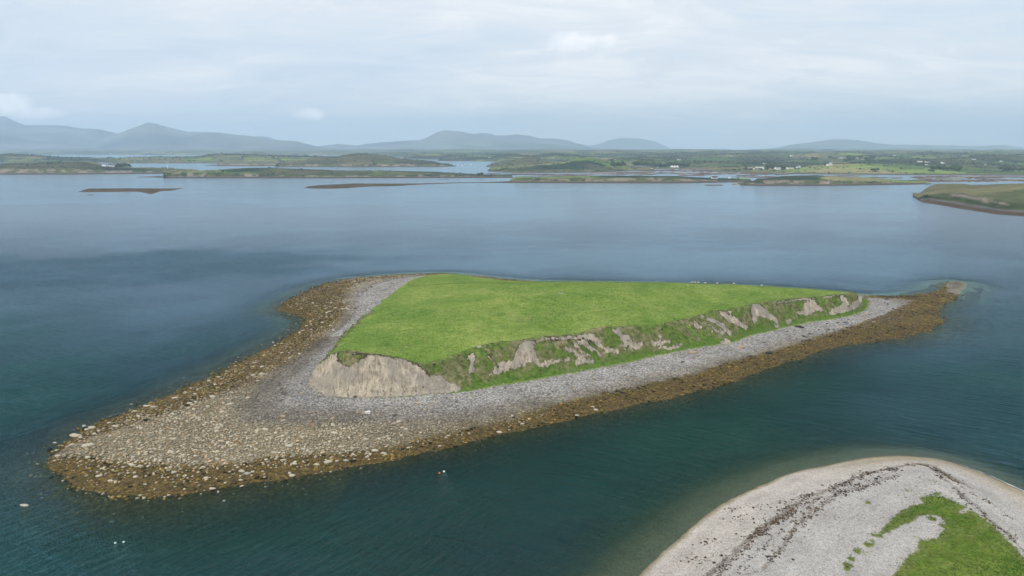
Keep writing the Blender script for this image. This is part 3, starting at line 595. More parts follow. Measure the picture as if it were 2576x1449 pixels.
loft('hill', [(1236,411),(1300,412),(1450,412)], None, [(1236,410),(1290,402.5),(1325,395),(1350,397.4),(1380,402),(1450,409)], 260, .8, 'dark brown heath hill on the shore', heath=1.3, bright=.7, taper=20)
loft('hill', [(1100,405.2),(1240,406),(1560,408)], None, [(1100,400),(1160,396),(1200,394.5),(1230,396),(1250,390),(1280,386),(1300,387.6),(1330,391),(1350,391),(1370,388),(1400,386.5),(1430,388.6),(1470,392.6),(1560,399)], 420, .8, 'green drumlin hills with hedged pasture', heath=.1, bright=1.1, taper=20)
loft('hill', [(1010,399.5),(1060,401),(1180,402)], None, [(1010,393),(1040,386),(1065,384.6),(1090,386.5),(1120,387.5),(1150,385),(1180,386.5)], 420, .8, 'far green drumlins by the water', heath=.2, bright=.9, taper=20)
loft('hill', [(600,398),(730,398)], None, [(600,391),(625,385.5),(640,382.9),(655,383),(680,387),(730,391)], 500, .5, 'heathy hill behind the hedged island', heath=.7, bright=.85, taper=20)
loft('hill', [(1975,437.2),(2100,438.6),(2300,440),(2560,440)], None, [(1975,434),(2010,422),(2040,416.5),(2080,413),(2150,411.5),(2250,414),(2350,420),(2450,427),(2560,433)], 420, 1.6, 'broad green pasture hill with long hedges', heath=.05, bright=1.22, taper=30, cell=210, hedge=6)
loft('hill', [(2090,415),(2300,418),(2520,419)], None, [(2090,408),(2130,399),(2180,396),(2230,395),(2300,398.5),(2420,406),(2520,411)], 500, .8, 'hedged hill above the pasture', heath=.15, bright=1.0, taper=30, cell=190)
loft('hill', [(1690,411),(1800,412),(1900,412)], None, [(1690,406),(1720,401),(1760,396.5),(1790,395.6),(1820,397),(1860,401),(1900,406)], 420, .8, 'smooth rounded green field hill', heath=.05, bright=1.1, taper=20, cell=400)
loft('hill', [(2440,408),(2700,410)], None, [(2440,400),(2500,392),(2576,387),(2640,385),(2700,387)], 600, .5, 'wooded rise at the edge of the bay', heath=.3, bright=.8, taper=30)

# mainland sheet with rolling drumlins
mu = np.arange(-320, 2920, 3.2); vsh = np.interp(mu, [-320,220,400,600,850,1020,1060,1150,1240,1262,1500,1560,1600,1750,1800,1900,2050,2300,2576,2920], [389.5,389.8,390.6,390.5,391,396,399,404.5,406,411,412,426,424.8,425,433,436,438.6,441,443,444])
Ysh = H/slope(vsh + .8*fbm(mu/30, mu*0, 2, 4)); NR = 120; rows = []; cols_ = []
cent = [(rng.uniform(-9000, 9000), rng.uniform(2300, 12500), rng.uniform(120, 260), rng.uniform(300, 650), rng.uniform(10, 34)) for _ in range(900)]
rxm = (mu - CX)/FX
for r in range(NR):
    a = (r/(NR-1))**1.35; Yr = Ysh - 10 + (13500 - Ysh)*a; xr = Yr*rxm*1.0
    z = 2.2*sst(0, 120, Yr - Ysh) + 22*sst(300, 5000, Yr - Ysh) + 3*fbm(xr/200, Yr/200, 23, 3)*sst(0, 300, Yr-Ysh)
    edge_ = sst(60, 500, Yr - Ysh); hmp = np.zeros_like(xr)
    for (cx_, cy_, wx, wy, hh) in cent:
        if abs(cy_ - Yr.mean()) > 3600: continue
        dx = (xr-cx_)*.87 + (Yr-cy_)*.5; dy = -(xr-cx_)*.5 + (Yr-cy_)*.87
        hmp = np.maximum(hmp, hh*np.exp(-(dx/wy)**2 - (dy/wx)**2))
    z = np.where(Yr < Ysh, -1.0, z + hmp*edge_)
    shore = sst(140, 30, Yr - Ysh)[:, None]
    c = land_cols(xr, Yr, 0.22, 190, 15); c = c*(1-shore) + np.array([.12, .10, .075])*shore
    rows.append(np.stack([xr, Yr, z], 1)); cols_.append(c)
MV = np.concatenate(rows)
obj('mainland', mesh_np('mainland', MV, grid_faces(NR, len(mu)), np.clip(np.concatenate(cols_), 0, 1), None, far_mat), kind='structure', label='low mainland of hedged fields and drumlins')

def mountain(name, rg, Yb, depth, label, col=(.070, .078, .068), seed=1):
    rg = np.array(rg, float); u = np.arange(rg[0, 0], rg[-1, 0], 2.2); n = len(u); rx = (u - CX)/FX; vr = np.interp(u, rg[:, 0], rg[:, 1])
    vr = vr + fbm(u/22, u*0 + seed, seed, 5)*1.3
    Yr_ = Yb + depth; zr = np.maximum(H - slope(vr)*Yr_, 4); Vs, Cs = [], []; tp = sst(0, 40, u-u[0])*sst(0, 40, u[-1]-u)
    zr = zr*np.clip(tp + .15, 0, 1)**.2
    for i in range(26):
        a = i/19
        Yq = Yb + depth*a; x = Yq*rx
        sp_ = 0.5 - abs(fbm(x/1500 + .2*a, Yq/3800, seed + 7, 4))*1.6
        z = zr*(a**1.25)*(1 + .65*sp_*math.sin(min(a, 1)*math.pi)) if a <= 1 else zr*max(0, math.cos((a-1)/.32*math.pi/2))
        z = z - 5*(i == 0)
        Vs.append(np.stack([x, np.full(n, Yq), z], 1)); n1_ = fbm(x/700, Yq/700 + z/300, seed+3, 5)
        Cs.append(np.array(col)*(1 + 1.5*n1_)[:, None] + np.array([.03, .025, .01])*sst(0.0, .3, n1_)[:, None])
    return obj(name, mesh_np(name, np.concatenate(Vs), grid_faces(26, n), np.clip(np.concatenate(Cs), .01, 1), None, mtn_mat), kind='structure', label=label)
mountain('mountain', [(-250,330),(-120,305),(-40,306),(0,300),(30,292),(45,293.6),(70,305),(90,314),(130,315),(160,313.6),(190,317),(230,323.6),(270,324),(290,328.6),(320,336),(360,345),(420,362),(520,378)], 12500, 3200, 'steep hazy mountain under a small white cloud', seed=2)
mountain('mountain', [(-300,326),(-100,320),(0,333.6),(40,340),(100,352),(160,360),(240,369),(330,379)], 11200, 1600, 'lower hazy spur before the steep mountain', seed=12)
mountain('mountain', [(180,380),(240,369),(270,357),(300,340),(330,332),(360,320),(385,311),(398,308.6),(415,311),(440,320),(460,323.6),(490,331),(550,332),(600,337),(640,342),(700,352),(760,355),(800,367),(860,375),(930,379)], 11500, 2200, 'blue mountain with one pointed summit and long shoulder', seed=3)
mountain('mountain', [(560,372),(620,350),(650,344.5),(668,342.4),(690,346),(730,358),(790,374)], 17500, 1800, 'faint rounded top behind the long shoulder', seed=4)
mountain('mountain', [(760,376),(800,368),(858,361.5),(905,366),(960,358.6),(1000,356),(1040,353),(1060,353.6),(1080,345),(1105,332),(1120,328),(1150,329.6),(1190,336),(1250,346),(1290,352),(1330,356),(1400,364),(1500,373),(1640,380)], 13500, 2600, 'pale blunt mountain over the middle of the bay', seed=5)
mountain('mountain', [(1140,350),(1190,337),(1215,334),(1235,336),(1250,342),(1300,338),(1330,341),(1360,348.6),(1385,347.6),(1420,352),(1450,360),(1490,371),(1540,380)], 16500, 2200, 'faint chain of rounded mountains', seed=6)
mountain('mountain', [(1440,378),(1475,367),(1500,363),(1530,352),(1550,347),(1600,347.6),(1640,355),(1680,374),(1720,382)], 20000, 2500, 'very faint flat-topped mountain lost in haze', seed=7)
mountain('mountain', [(1850,381),(1900,377),(1950,370),(1980,363),(2030,357.6),(2075,350),(2110,351),(2140,352),(2160,355),(2190,361),(2230,363.6),(2340,365),(2400,367),(2500,365),(2530,368.6),(2576,374),(2700,374),(2850,380)], 15500, 2400, 'long hazy ridge with twin low tops', seed=8)
mountain('mountain', [(1800,382),(1880,379.5),(1960,373),(2000,371),(2080,373),(2200,374),(2300,373),(2450,375),(2560,377),(2700,380)], 12800, 1500, 'low blue moorland rise', seed=9)

# weed bars, mud flats and islets
flat(197, 458, [(197,482),(210,478),(225,474.2),(300,473.6),(458,474.2)], [(197,482.4),(230,483.6),(290,483),(330,482),(352,482.6),(366,486),(380,488.6),(395,484),(402,481),(425,480),(458,474.8)], label='brown weed bar standing alone in the left of the bay')
flat(219, 236, 489.6, 490.9, .4, label='tiny weed rock beside the lone bar'); flat(310, 327, 484.8, 485.8, .4, label='sliver of weed off the lone bar')
flat(766, 1292, [(766,472),(775,468.6),(800,466),(850,463.4),(890,461.4),(950,461.8),(1050,461.6),(1100,460.4),(1150,459),(1200,458.8),(1240,457.6),(1292,455)], [(766,472.4),(790,474.5),(830,474.8),(870,473.6),(900,471),(930,469.2),(975,468.6),(1000,467.8),(1050,464.6),(1100,462.4),(1150,460.4),(1200,459.7),(1292,460.6)], label='long thin weed spit reaching from the flat island', pale=.0)
flat(345, 412, [(345,445.4),(380,444),(400,443),(412,443.4)], [(345,445.9),(380,446.3),(412,447.4)], label='low spit at the end of the long green island')
flat(515, 550, [(515,416.3),(550,414)], [(515,416.8),(550,417.4)], label='low spit beside the clay islet')
flat(1770, 1820, 464.8, 467.0, .5, label='oval weed rock before the flat island'); flat(1103, 1130, 451.2, 452, .3, label='thin weed rock off the long island')
flat(1840, 1900, 458.5, 466, .9, label='shingle joining the two green islands', pale=.6)
for (a, b, c, d, p) in [(1223,1262,435.8,437.2,0),(1270,1362,436.5,440.2,.1),(1325,1500,437.8,441.8,.1),(1480,1665,434.2,439.6,.4),(1540,1645,431.5,436,.3),(1605,1712,425.8,431,.1),(1650,1720,433.5,437,.2),(1700,1822,424.8,432.2,.15),(1690,1830,434.0,439.6,.35),(1706,1778,440.3,442.2,0),(1815,1965,431.2,438.6,.2),(1850,1908,440.2,442.4,0),(1905,1990,434,439.6,.1),(2174,2238,446,448,0),(2240,2272,447.0,448.8,0),(2287,2556,442.6,449.2,.25),(2284,2600,450.2,457,.2),(2329,2434,455,457.2,0),(2470,2640,444,447,.1),(1840,2010,443.5,447,.3),(2085,2170,441,443.6,.2)]:
    flat(a, b, c, d, 1.1, label='brown mud and weed flats between the channels', jag=1.3, name='mud_flat', pale=p, col=(.105, .070, .050))

# ------------------------------------------------------------------ WATER
def axis(lo, hi, step, out_lo, out_hi):
    a = list(np.arange(lo, hi, step)); s = step; x = lo
    while x > out_lo: s *= 1.16; x -= s; a.insert(0, x)
    s = step; x = a[-1]
    while x < out_hi: s *= 1.16; x += s; a.append(x)
    return np.array(a)
wx = axis(-160, 270, 1.7, -24000, 24000); wy = axis(40, 420, 1.7, -900, 22500)
WX, WY = np.meshgrid(wx, wy); shw = WX.shape; WXr, WYr = WX.ravel(), WY.ravel()
dep = np.full(WXr.shape, 12.0)
m = (WXr > gx[0]) & (WXr < gx[-1]) & (WYr > gy[0]) & (WYr < gy[-1]); zz_ = samp(ZG, WXr[m], WYr[m]); dw_ = samp(DWG, WXr[m], WYr[m])
dep[m] = np.where(dw_ > -40, np.maximum(-zz_, 0), 12); dep[m] += 12*sst(-33, -41, dw_)
m = (WXr > nx[0]) & (WXr < nx[-1]) & (WYr > ny[0]) & (WYr < ny[-1]); zn_ = sampn(ZNG, WXr[m], WYr[m]); dn_ = sampn(DNG, WXr[m], WYr[m])
dep[m] = np.minimum(dep[m], np.where(dn_ > -32, np.maximum(-zn_, 0), 12) + 12*sst(-22, -31, dn_))
M = Mat('sea_water'); P = M.geo.outputs['Position']; sx0 = M.n('ShaderNodeSeparateXYZ'); M.l(P, sx0.inputs[0])
big = M.noise(0.006, 4, vec=M.pos((0.8, 1.2, 1)), dist=0.8); mid = M.noise(0.03, 5, vec=M.pos((0.8, 1.3, 1), (0, 0, 0.15)), dist=0.7)
calm = M.rng(M.math('ADD', M.math('MULTIPLY', big, .6), M.math('MULTIPLY', mid, .4)), 0.40, 0.60, 0.66, 1.12)
h1a = M.noise(0.50, 6, vec=M.pos((0.35, 1.6, 1), (0, 0, 0.95)), rough=0.66, dist=0.7)
h1b = M.noise(0.40, 6, vec=M.pos((0.35, 1.5, 1), (0, 0, -0.62)), rough=0.66, dist=0.7)
wm_ = M.rng(M.math('ADD', sx0.outputs[0], M.math('MULTIPLY', M.math('SUBTRACT', M.noise(0.02, 2), 0.5), 60.0)), -30, 35)
h1 = M.math('ADD', M.math('MULTIPLY', h1a, M.math('SUBTRACT', 1.0, wm_)), M.math('MULTIPLY', h1b, wm_))
h2 = M.noise(0.17, 4, vec=M.pos((0.35, 1.5, 1), (0, 0, -0.45)), rough=0.55, dist=0.8)
h3 = M.noise(1.5, 6, vec=M.pos((0.7, 1.3, 1), (0, 0, 0.5)), rough=0.6)
hgt = M.math('ADD', M.math('ADD', M.math('MULTIPLY', h1, 1.15), M.math('MULTIPLY', h2, 1.0)), M.math('MULTIPLY', h3, 0.40))
shel = M.math('MULTIPLY', M.rng(sx0.outputs[1], 260, 1100, 1.0, 0.42), M.rng(sx0.outputs[1], 150, 330, 2.0, 1.0))
lee_v = M.n('ShaderNodeMapping', vector_type='TEXTURE'); lee_v.inputs['Location'].default_value = (150, 455, 0); lee_v.inputs['Scale'].default_value = (260, 75, 1); M.l(P, lee_v.inputs[0])
ll = M.n('ShaderNodeVectorMath', operation='LENGTH'); M.l(lee_v.outputs[0], ll.inputs[0])
lee = M.rng(M.math('ADD', ll.outputs['Value'], M.math('MULTIPLY', M.math('SUBTRACT', M.noise(0.02, 5), 0.5), 1.6)), 0.4, 1.2, 0.50, 1.0)
nrm = M.bump(M.math('MULTIPLY', M.math('MULTIPLY', M.math('MULTIPLY', hgt, lee), shel), calm), 1.0, 1.0)
sx_ = M.n('ShaderNodeSeparateXYZ'); M.l(P, sx_.inputs[0])
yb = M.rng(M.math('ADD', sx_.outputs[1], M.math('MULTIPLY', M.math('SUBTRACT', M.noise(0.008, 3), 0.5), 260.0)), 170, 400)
deep_refl = M.mix(M.rng(M.noise(0.012, 3, dist=0.5), 0.4, 0.62), (0.0, 0.044, 0.033), (0.0, 0.030, 0.036)); deep_refl = M.mix(yb, deep_refl, (0.060, 0.098, 0.138)); deep_refl = M.mix(M.rng(sx_.outputs[1], 260, 850), deep_refl, (0.200, 0.230, 0.275))  # paler mid and far body colour stands in for missing sky reflection
ruf_v = M.n('ShaderNodeMapping', vector_type='TEXTURE'); ruf_v.inputs['Location'].default_value = (-240, 430, 0); ruf_v.inputs['Scale'].default_value = (190, 75, 1); ruf_v.inputs['Rotation'].default_value = (0, 0, 0.25); M.l(P, ruf_v.inputs[0])
rl = M.n('ShaderNodeVectorMath', operation='LENGTH'); M.l(ruf_v.outputs[0], rl.inputs[0])
ruf = M.rng(M.math('ADD', rl.outputs['Value'], M.math('MULTIPLY', M.math('SUBTRACT', M.noise(0.02, 5), 0.5), 1.8)), 0.45, 1.15, 0.62, 0.0)
deep_refl = M.mix(ruf, deep_refl, (0.004, 0.034, 0.056))  # wind-ruffled patch: its dimmer reflection is painted as darker body colour
body = M.n('ShaderNodeBsdfDiffuse'); M.put(body.inputs[0], deep_refl); M.l(nrm, body.inputs['Normal'])
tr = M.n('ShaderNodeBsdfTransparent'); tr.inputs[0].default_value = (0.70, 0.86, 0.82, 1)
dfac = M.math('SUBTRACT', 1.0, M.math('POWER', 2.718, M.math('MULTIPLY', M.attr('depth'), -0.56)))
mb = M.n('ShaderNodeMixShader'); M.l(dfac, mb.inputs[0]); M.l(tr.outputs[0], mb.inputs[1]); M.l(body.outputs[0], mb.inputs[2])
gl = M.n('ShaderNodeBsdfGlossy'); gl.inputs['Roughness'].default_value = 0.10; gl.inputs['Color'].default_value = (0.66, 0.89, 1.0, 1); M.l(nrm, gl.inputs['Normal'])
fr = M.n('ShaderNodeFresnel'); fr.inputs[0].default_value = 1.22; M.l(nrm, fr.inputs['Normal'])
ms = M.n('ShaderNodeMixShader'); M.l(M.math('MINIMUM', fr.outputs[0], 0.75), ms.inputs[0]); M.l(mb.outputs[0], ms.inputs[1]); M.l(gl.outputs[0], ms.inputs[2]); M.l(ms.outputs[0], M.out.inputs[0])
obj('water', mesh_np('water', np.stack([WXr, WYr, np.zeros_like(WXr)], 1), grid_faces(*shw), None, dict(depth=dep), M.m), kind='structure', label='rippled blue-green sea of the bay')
sb = plain('seabed_mud', (.10, .11, .08)); obj('seabed', mesh_np('seabed', [(-24500,-950,-14),(24500,-950,-14),(24500,22800,-14),(-24500,22800,-14)], [(0,1,2,3)], None, None, sb), kind='structure', label='dark seabed')

fm_m = plain('foam_white', (.82, .83, .82), .7)
def foam_strip(pts, wmax, seed):
    P_ = pxs(pts, 0.0); seg = np.linalg.norm(np.diff(P_, axis=0), axis=1); d = np.concatenate([[0], np.cumsum(seg)]); q = np.arange(0, d[-1], .35); x = np.interp(q, d, P_[:, 0]); y = np.interp(q, d, P_[:, 1])
    tx, ty = np.gradient(x), np.gradient(y); l = np.hypot(tx, ty); nx_, ny_ = -ty/l, tx/l; o = .35*fbm(q/3, q*0, seed, 3); wd_ = np.maximum(wmax*(.45 + 1.1*fbm(q/1.7, q*0, seed+5, 3)), .01)*np.minimum(1, q/8)
    V_ = np.concatenate([np.stack([x + nx_*(o-wd_), y + ny_*(o-wd_), q*0+.05], 1), np.stack([x + nx_*(o+wd_), y + ny_*(o+wd_), q*0+.05], 1)]); return V_, grid_faces(2, len(q))
fv, ff = foam_strip(z8([(1910,308),(2010,345),(2130,390),(2300,462),(2440,525),(2600,602),(2800,700)]), .13, 4)
obj('sea_foam', mesh_np('sea_foam', fv, ff, None, None, fm_m), kind='stuff', label='thin white line of foam lapping the right side of the shingle spit')

# ------------------------------------------------------------------ STONES
def ico(sub):
    import bmesh
    bm = bmesh.new(); bmesh.ops.create_icosphere(bm, subdivisions=sub, radius=1.0)
    V = np.array([v.co for v in bm.verts]); F = np.array([[v.index for v in f.verts] for f in bm.faces]); bm.free(); return V, F
I1, I2, I3 = ico(1), ico(2), ico(3)
def rock_shape(base, seed, rough=0.25):
    r = np.random.default_rng(seed); V = base[0].copy()
    for _ in range(5):
        d = r.normal(size=3); d /= np.linalg.norm(d); c = r.uniform(.55, .9); s = V@d; V = np.where((s > c)[:, None], V - np.outer(s-c, d)*.85, V)
    V *= (1 + rough*r.uniform(-.5, .5, len(V)))[:, None]; return V
SHAPES = [rock_shape(I1, s, .3) for s in range(12)]
def scatter(name, label, x, y, z, size, cols, mat, flatn=0.55, sink=0.25, shapes=SHAPES, faces=I1[1], elong=0.45):
    n = len(x); nv = len(shapes[0]); S = np.array(shapes)[rng.integers(0, len(shapes), n)]
    a = rng.uniform(0, 2*np.pi, n); ex = 1 + rng.uniform(-elong, elong, n)*.7
    sx = size*ex; sy = size/np.sqrt(ex); sz = size*flatn*rng.uniform(.7, 1.25, n)
    px = S[:, :, 0]*sx[:, None]; py = S[:, :, 1]*sy[:, None]; pz = S[:, :, 2]*sz[:, None]
    ca, sa = np.cos(a)[:, None], np.sin(a)[:, None]
    V = np.stack([x[:, None] + px*ca - py*sa, y[:, None] + px*sa + py*ca, z[:, None] + pz + sz[:, None]*(1-2*sink)], -1).reshape(-1, 3)
    F = (faces[None] + (np.arange(n)*nv)[:, None, None]).reshape(-1, 3)
    return obj(name, mesh_np(name, V, F, np.repeat(cols, nv, 0), None, mat), kind='stuff', label=label)
stone_mat = vcol_material('stone', 2.5, 0.22)
def beach_pts(n, test):
    x = rng.uniform(-125, 255, n); y = rng.uniform(120, 395, n)
    w_ = samp(DWG, x, y); b_ = samp(DBG, x, y); z = samp(ZG, x, y); u, v = proj(x, y, z)
    t_ = np.clip(w_/(np.maximum(w_, 0) + np.maximum(-b_, 0) + 1e-3), 0, 1); k = test(x, y, w_, b_, t_, u, v) & (b_ < -0.3); return x[k], y[k], z[k], w_[k], t_[k], u[k], v[k]
def stone_cols(x, y, t_, w_, n):
    s_ = sst(-5, -45, x)[:, None]; c = np.array([.47, .41, .30]); g = np.array([.295, .282, .265]); d = np.array([.15, .135, .11]); out_ = np.empty((n, 3))
    for k in range(3):
        a_ = np.interp(t_, [0, .5, .64, .78, .9, 1], [c[k], c[k], d[k]*1.5, d[k]*1.4, g[k], g[k]]); b_ = np.interp(t_, [0, .34, .45, .6, 1], [c[k]*.9, c[k]*.85, d[k]*1.5, g[k], g[k]]); out_[:, k] = a_*s_[:, 0] + b_*(1-s_[:, 0])
    r = rng.uniform(.55, 1.2, n)[:, None]*np.where(fbm(x/9, y/9, 14, 4) < -.05, .8, 1.0)[:, None]; tint = np.where(rng.random(n)[:, None] < .12, np.array([1.15, .92, .72]), 1.0); return out_*r*tint
# pale stones of the spit
x, y, z, w_, t_, u, v = beach_pts(170000, lambda x, y, w, b, t, u, v: (x < 12) & (w > -9) & (t < .66) & (rng.random(len(x)) < np.where(w < 0, .10*np.exp(w/5), (np.maximum(sst(.02, .26, t + .14*fbm(x/8, y/8, 3, 3)), sst(1.0, 6.0, w + 3*fbm(x/6, y/6, 4, 3))*(x < -72)*(v < 1165)) + .05)*np.where((v < 1040) & (v < 1190 - .45*u), .55, 1))))
k = rng.random(len(x)) < np.where(x < -12, 1, .5); x, y, z, w_, t_, u, v = [q[k] for q in (x, y, z, w_, t_, u, v)]
lvl = rng.lognormal(-1.48, .40, len(x))*np.where(x < -30, 1.12, .85); lvl = np.clip(lvl, .11, .50)
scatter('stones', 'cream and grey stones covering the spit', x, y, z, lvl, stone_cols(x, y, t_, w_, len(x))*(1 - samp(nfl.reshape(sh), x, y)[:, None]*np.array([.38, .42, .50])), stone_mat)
# grey shingle and cobbles under the cliffs
x, y, z, w_, t_, u, v = beach_pts(110000, lambda x, y, w, b, t, u, v: (t > .40) & (b < -.8) & (rng.random(len(x)) < np.where(x > 60, .35, .55)))
scatter('cobbles', 'grey cobbles on the upper beach below the cliff', x, y, z, np.clip(rng.lognormal(-1.75, .35, len(x)), .09, .42), stone_cols(x, y, t_, w_, len(x)), stone_mat)
# clumps of wrack on the lower shore
weed_mat = vcol_material('bladder_wrack', 3.0, 0.35)
x = rng.uniform(-125, 255, 120000); y = rng.uniform(120, 395, 120000); WG = weed.reshape(sh)
ww = samp(WG, x, y); dw = samp(DWG, x, y); z = samp(ZG, x, y); k = (ww > -.6) & (dw > -7) & (rng.random(len(x)) < .5*np.exp(np.minimum(dw, 0)/3)); x, y, z = x[k], y[k], z[k]; n = len(x)
f = np.clip(rng.normal(.42, .33, n) + 1.1*fbm(x/6, y/6, 77, 4), 0, 1)[:, None]
wc = np.array([.026, .021, .012])*(1-f) + np.array([.310, .212, .060])*f; wc = np.where(rng.random(n)[:, None] < .22, wc*np.array([.7, .95, .8]), wc)
scatter('seaweed', 'golden brown wrack heaped along the low shore', x, y, z, np.clip(rng.lognormal(-1.15, .35, n), .15, .7), wc, weed_mat, flatn=.32, sink=.3)

# dry weed heaped along the strandlines of the near spit
xs_, ys_ = [], []
for L_, wd_ in zip(ST, wN):
    pw = pxs(L_, 2.4); seg = np.linalg.norm(np.diff(pw, axis=0), axis=1); d = np.concatenate([[0], np.cumsum(seg)]); m_ = int(d[-1]*9*wd_); q = rng.uniform(0, d[-1], m_)
    gap = fbm(q/3.0, q*0 + wd_*9, 8, 4) > -.10; q = q[gap]; off = rng.normal(0, .10 + .20*wd_, len(q)) + .9*fbm(q/4, q*0, 9, 3) + np.where(rng.random(len(q)) < .2, rng.normal(0, 1.3, len(q)), 0)
    xs_.append(np.interp(q, d, pw[:, 0]) + off*.7); ys_.append(np.interp(q, d, pw[:, 1]) - off)
for cx_, cy_, r in [(-330,690,60),(-20,700,45),(170,700,45),(-680,1180,50),(-500,1050,45),(-560,1230,30),(-250,800,50),(60,850,60)]:
    (u, v), = z8([(cx_, cy_)]); x, y = at(u, v, 2.2); m_ = 26; xs_.append(float(x) + rng.normal(0, 1.5, m_)); ys_.append(float(y) + rng.normal(0, 1.1, m_))
x = np.concatenate(xs_); y = np.concatenate(ys_); k = sampn(DNG, x, y) > 1.5; x, y = x[k], y[k]; z = sampn(ZNG, x, y); n = len(x)
f = np.clip(rng.random(n)*.6 + .9*fbm(x/5, y/5, 71, 3) + .1, 0, 1)[:, None]
scatter('dry_seaweed', 'dark and rust-coloured dry weed along the strandlines', x, y, z, np.clip(rng.lognormal(-2.15, .5, n), .04, .30), np.array([.040, .034, .030])*(1-f) + np.array([.15, .100, .055])*f, weed_mat, flatn=.35, sink=.2)

# countable boulders, each an object of its own
bmats = [plain('boulder_cream', (.44, .395, .305), .95, .1, .18, 1.3), plain('boulder_grey', (.34, .33, .315), .95, .1, .2, 1.3), plain('boulder_tan', (.42, .31, .20), .95, .1, .2, 1.3), plain('boulder_dark', (.045, .042, .036), .9, .2, .3, 1.3)]
ROCKS = []
for s in range(7):
    V = rock_shape(I3, 100+s, .02); V += .10*np.stack([fbm(V[:, 0]*1.5+s, V[:, 1]*1.5+V[:, 2], s+k, 3) for k in range(3)], 1); V[:, 2] *= .62
    ROCKS.append(mesh_np('boulder', V, I3[1], sm=True))
def boulder(x, y, z, r, mat, label, group=None, el=1.25):
    key = (rng.integers(0, 7), mat); me = BM.setdefault(key, None)
    if me is None: me = ROCKS[key[0]].copy(); me.materials.append(bmats[mat]); BM[key] = me
    o = obj('boulder', me, None, (x, y, z + r*.18)); o.scale = (r*el, r/math.sqrt(el), r*random.uniform(.85, 1.1)); o.rotation_euler = (0, 0, random.uniform(-.5, .5))
    o['label'] = label; o['category'] = 'boulder'
    if group: o['group'] = group
    return o
BM = {}
NAMED = [(735.5,1197,9.5,0,1.15,'big round pale boulder standing in the water off the front shore, near two buoys'),
 (188,1097,11.5,0,1.7,'long flat cream slab in the water at the spit end, beside three clustered boulders'),
 (231,1077,8.5,0,1.4,'smooth egg-shaped cream boulder at the water edge just above the long flat slab'),
 (212,1072,6,0,1.0,'pointed cream boulder stacked against another at the tip of the stony spit'),
 (218,1081,6,0,1.2,'squat cream boulder in front of the pointed one at the spit tip'),
 (203,1101,6,0,1.2,'cream boulder touching the right end of the long flat slab'),
 (275,1064,5,0,1.3,'blocky squared cream boulder on the upper edge of the spit'),
 (138,1115,5,0,1.3,'single low pale rock in the water left of the spit'),
 (223,1122,12,0,1.6,'largest cream boulder lying on the spit itself, among small stones'),
 (535,1230,7.5,0,1.5,'upright leaf-shaped pale boulder at the lower edge of the golden weed'),
 (621,1192,8.5,1,1.3,'broad grey-white boulder in golden weed below the stony spit'),
 (61,1271,9,0,1.6,'lone pale rock awash in open water beyond the spit, lowest of all'),
 (889,1112,11,2,1.8,'long tan slab tilted on the stones below the bare cliff'),
 (993,1066,6.5,2,1.5,'tan boulder with dark side on the grey-brown stones under the cliff'),
 (848,1160,5.5,0,1.2,'rounded pale boulder in the weed belt right of the big round one'),
 (870,1159,6.5,1,1.6,'grey split boulder beside a rounded pale one in the weed belt'),
 (922,1141,4.5,0,1.3,'small cream boulder on the weed touching a blue-grey one'),
 (928,1138,4,1,1.3,'small blue-grey boulder behind a cream one on the weed'),
 (924,1150,4.5,0,1.8,'thin pale slab in the weed below the cream and blue-grey pair'),
 (951,1044,4.5,2,1.0,'yellow-tan round boulder on the pale shingle right of the white box'),
 (1490,963,4.2,2,1.2,'tan boulder alone on grey shingle below the middle cliff scars'),
 (1742,888,8.5,2,1.9,'tan broken rock slab at the foot of the green bank'),
 (1866,873,6.5,2,1.8,'brown rock slab on white stones under the right-hand bank'),
 (1934,889,8.5,3,1.4,'black weed-covered boulder at the top of the weed belt'),
 (1888,898,5.5,3,1.3,'smaller dark boulder left of the black weed-covered one'),
 (1799,900,4.2,3,1.2,'dark stone on the grey shingle above the weed'),
 (1717,911,5,3,1.6,'flat dark stone on the grey shingle below the tan slab'),
 (1410,739,4.2,1,2.2,'pale flat slab lying in the grass near the top of the island'),
 (1414,778,1.7,0,1.0,'small white stone alone in the middle of the grass'),
 (1497,831,1.6,0,1.0,'tiny white stone at the lower edge of the grass'),
 (1205,874,4,0,1.6,'white stone on the turf lip above the brown scrub')]
bpy.context.view_layer.update()
dg = bpy.context.evaluated_depsgraph_get()
def hit(u, v, only=None, skip=('water',)):
    x, y, z = [float(q) for q in ray(u, v)]; d = Vector((x, y, z)).normalized(); o = Vector((0, 0, H))
    for _ in range(6):
        ok, loc, nr_, idx, ob, _m = sc.ray_cast(dg, o, d)
        if not ok: return None
        nm = ob.name.split('.')[0]
        if nm in skip or (only and nm not in only): o = loc + d*0.05; continue
        return loc
    return None
water_z = 0.0
def place(u, v, only=('island_ground', 'shingle_spit')):
    p = hit(u, v, only)
    if p is None:
        x, y = at(u, v, 0); return Vector((float(x), float(y), 0))
    if p.z < -0.3:
        x, y = at(u, v, 0); return Vector((float(x), float(y), -0.25))
    return p
for (u, v, rpx, mt, el, lab) in NAMED:
    p = place(u, v); r = rpx*p.length/FX*0.78
    boulder(p.x, p.y, p.z, r, mt, lab, None, el)
cnt = 0
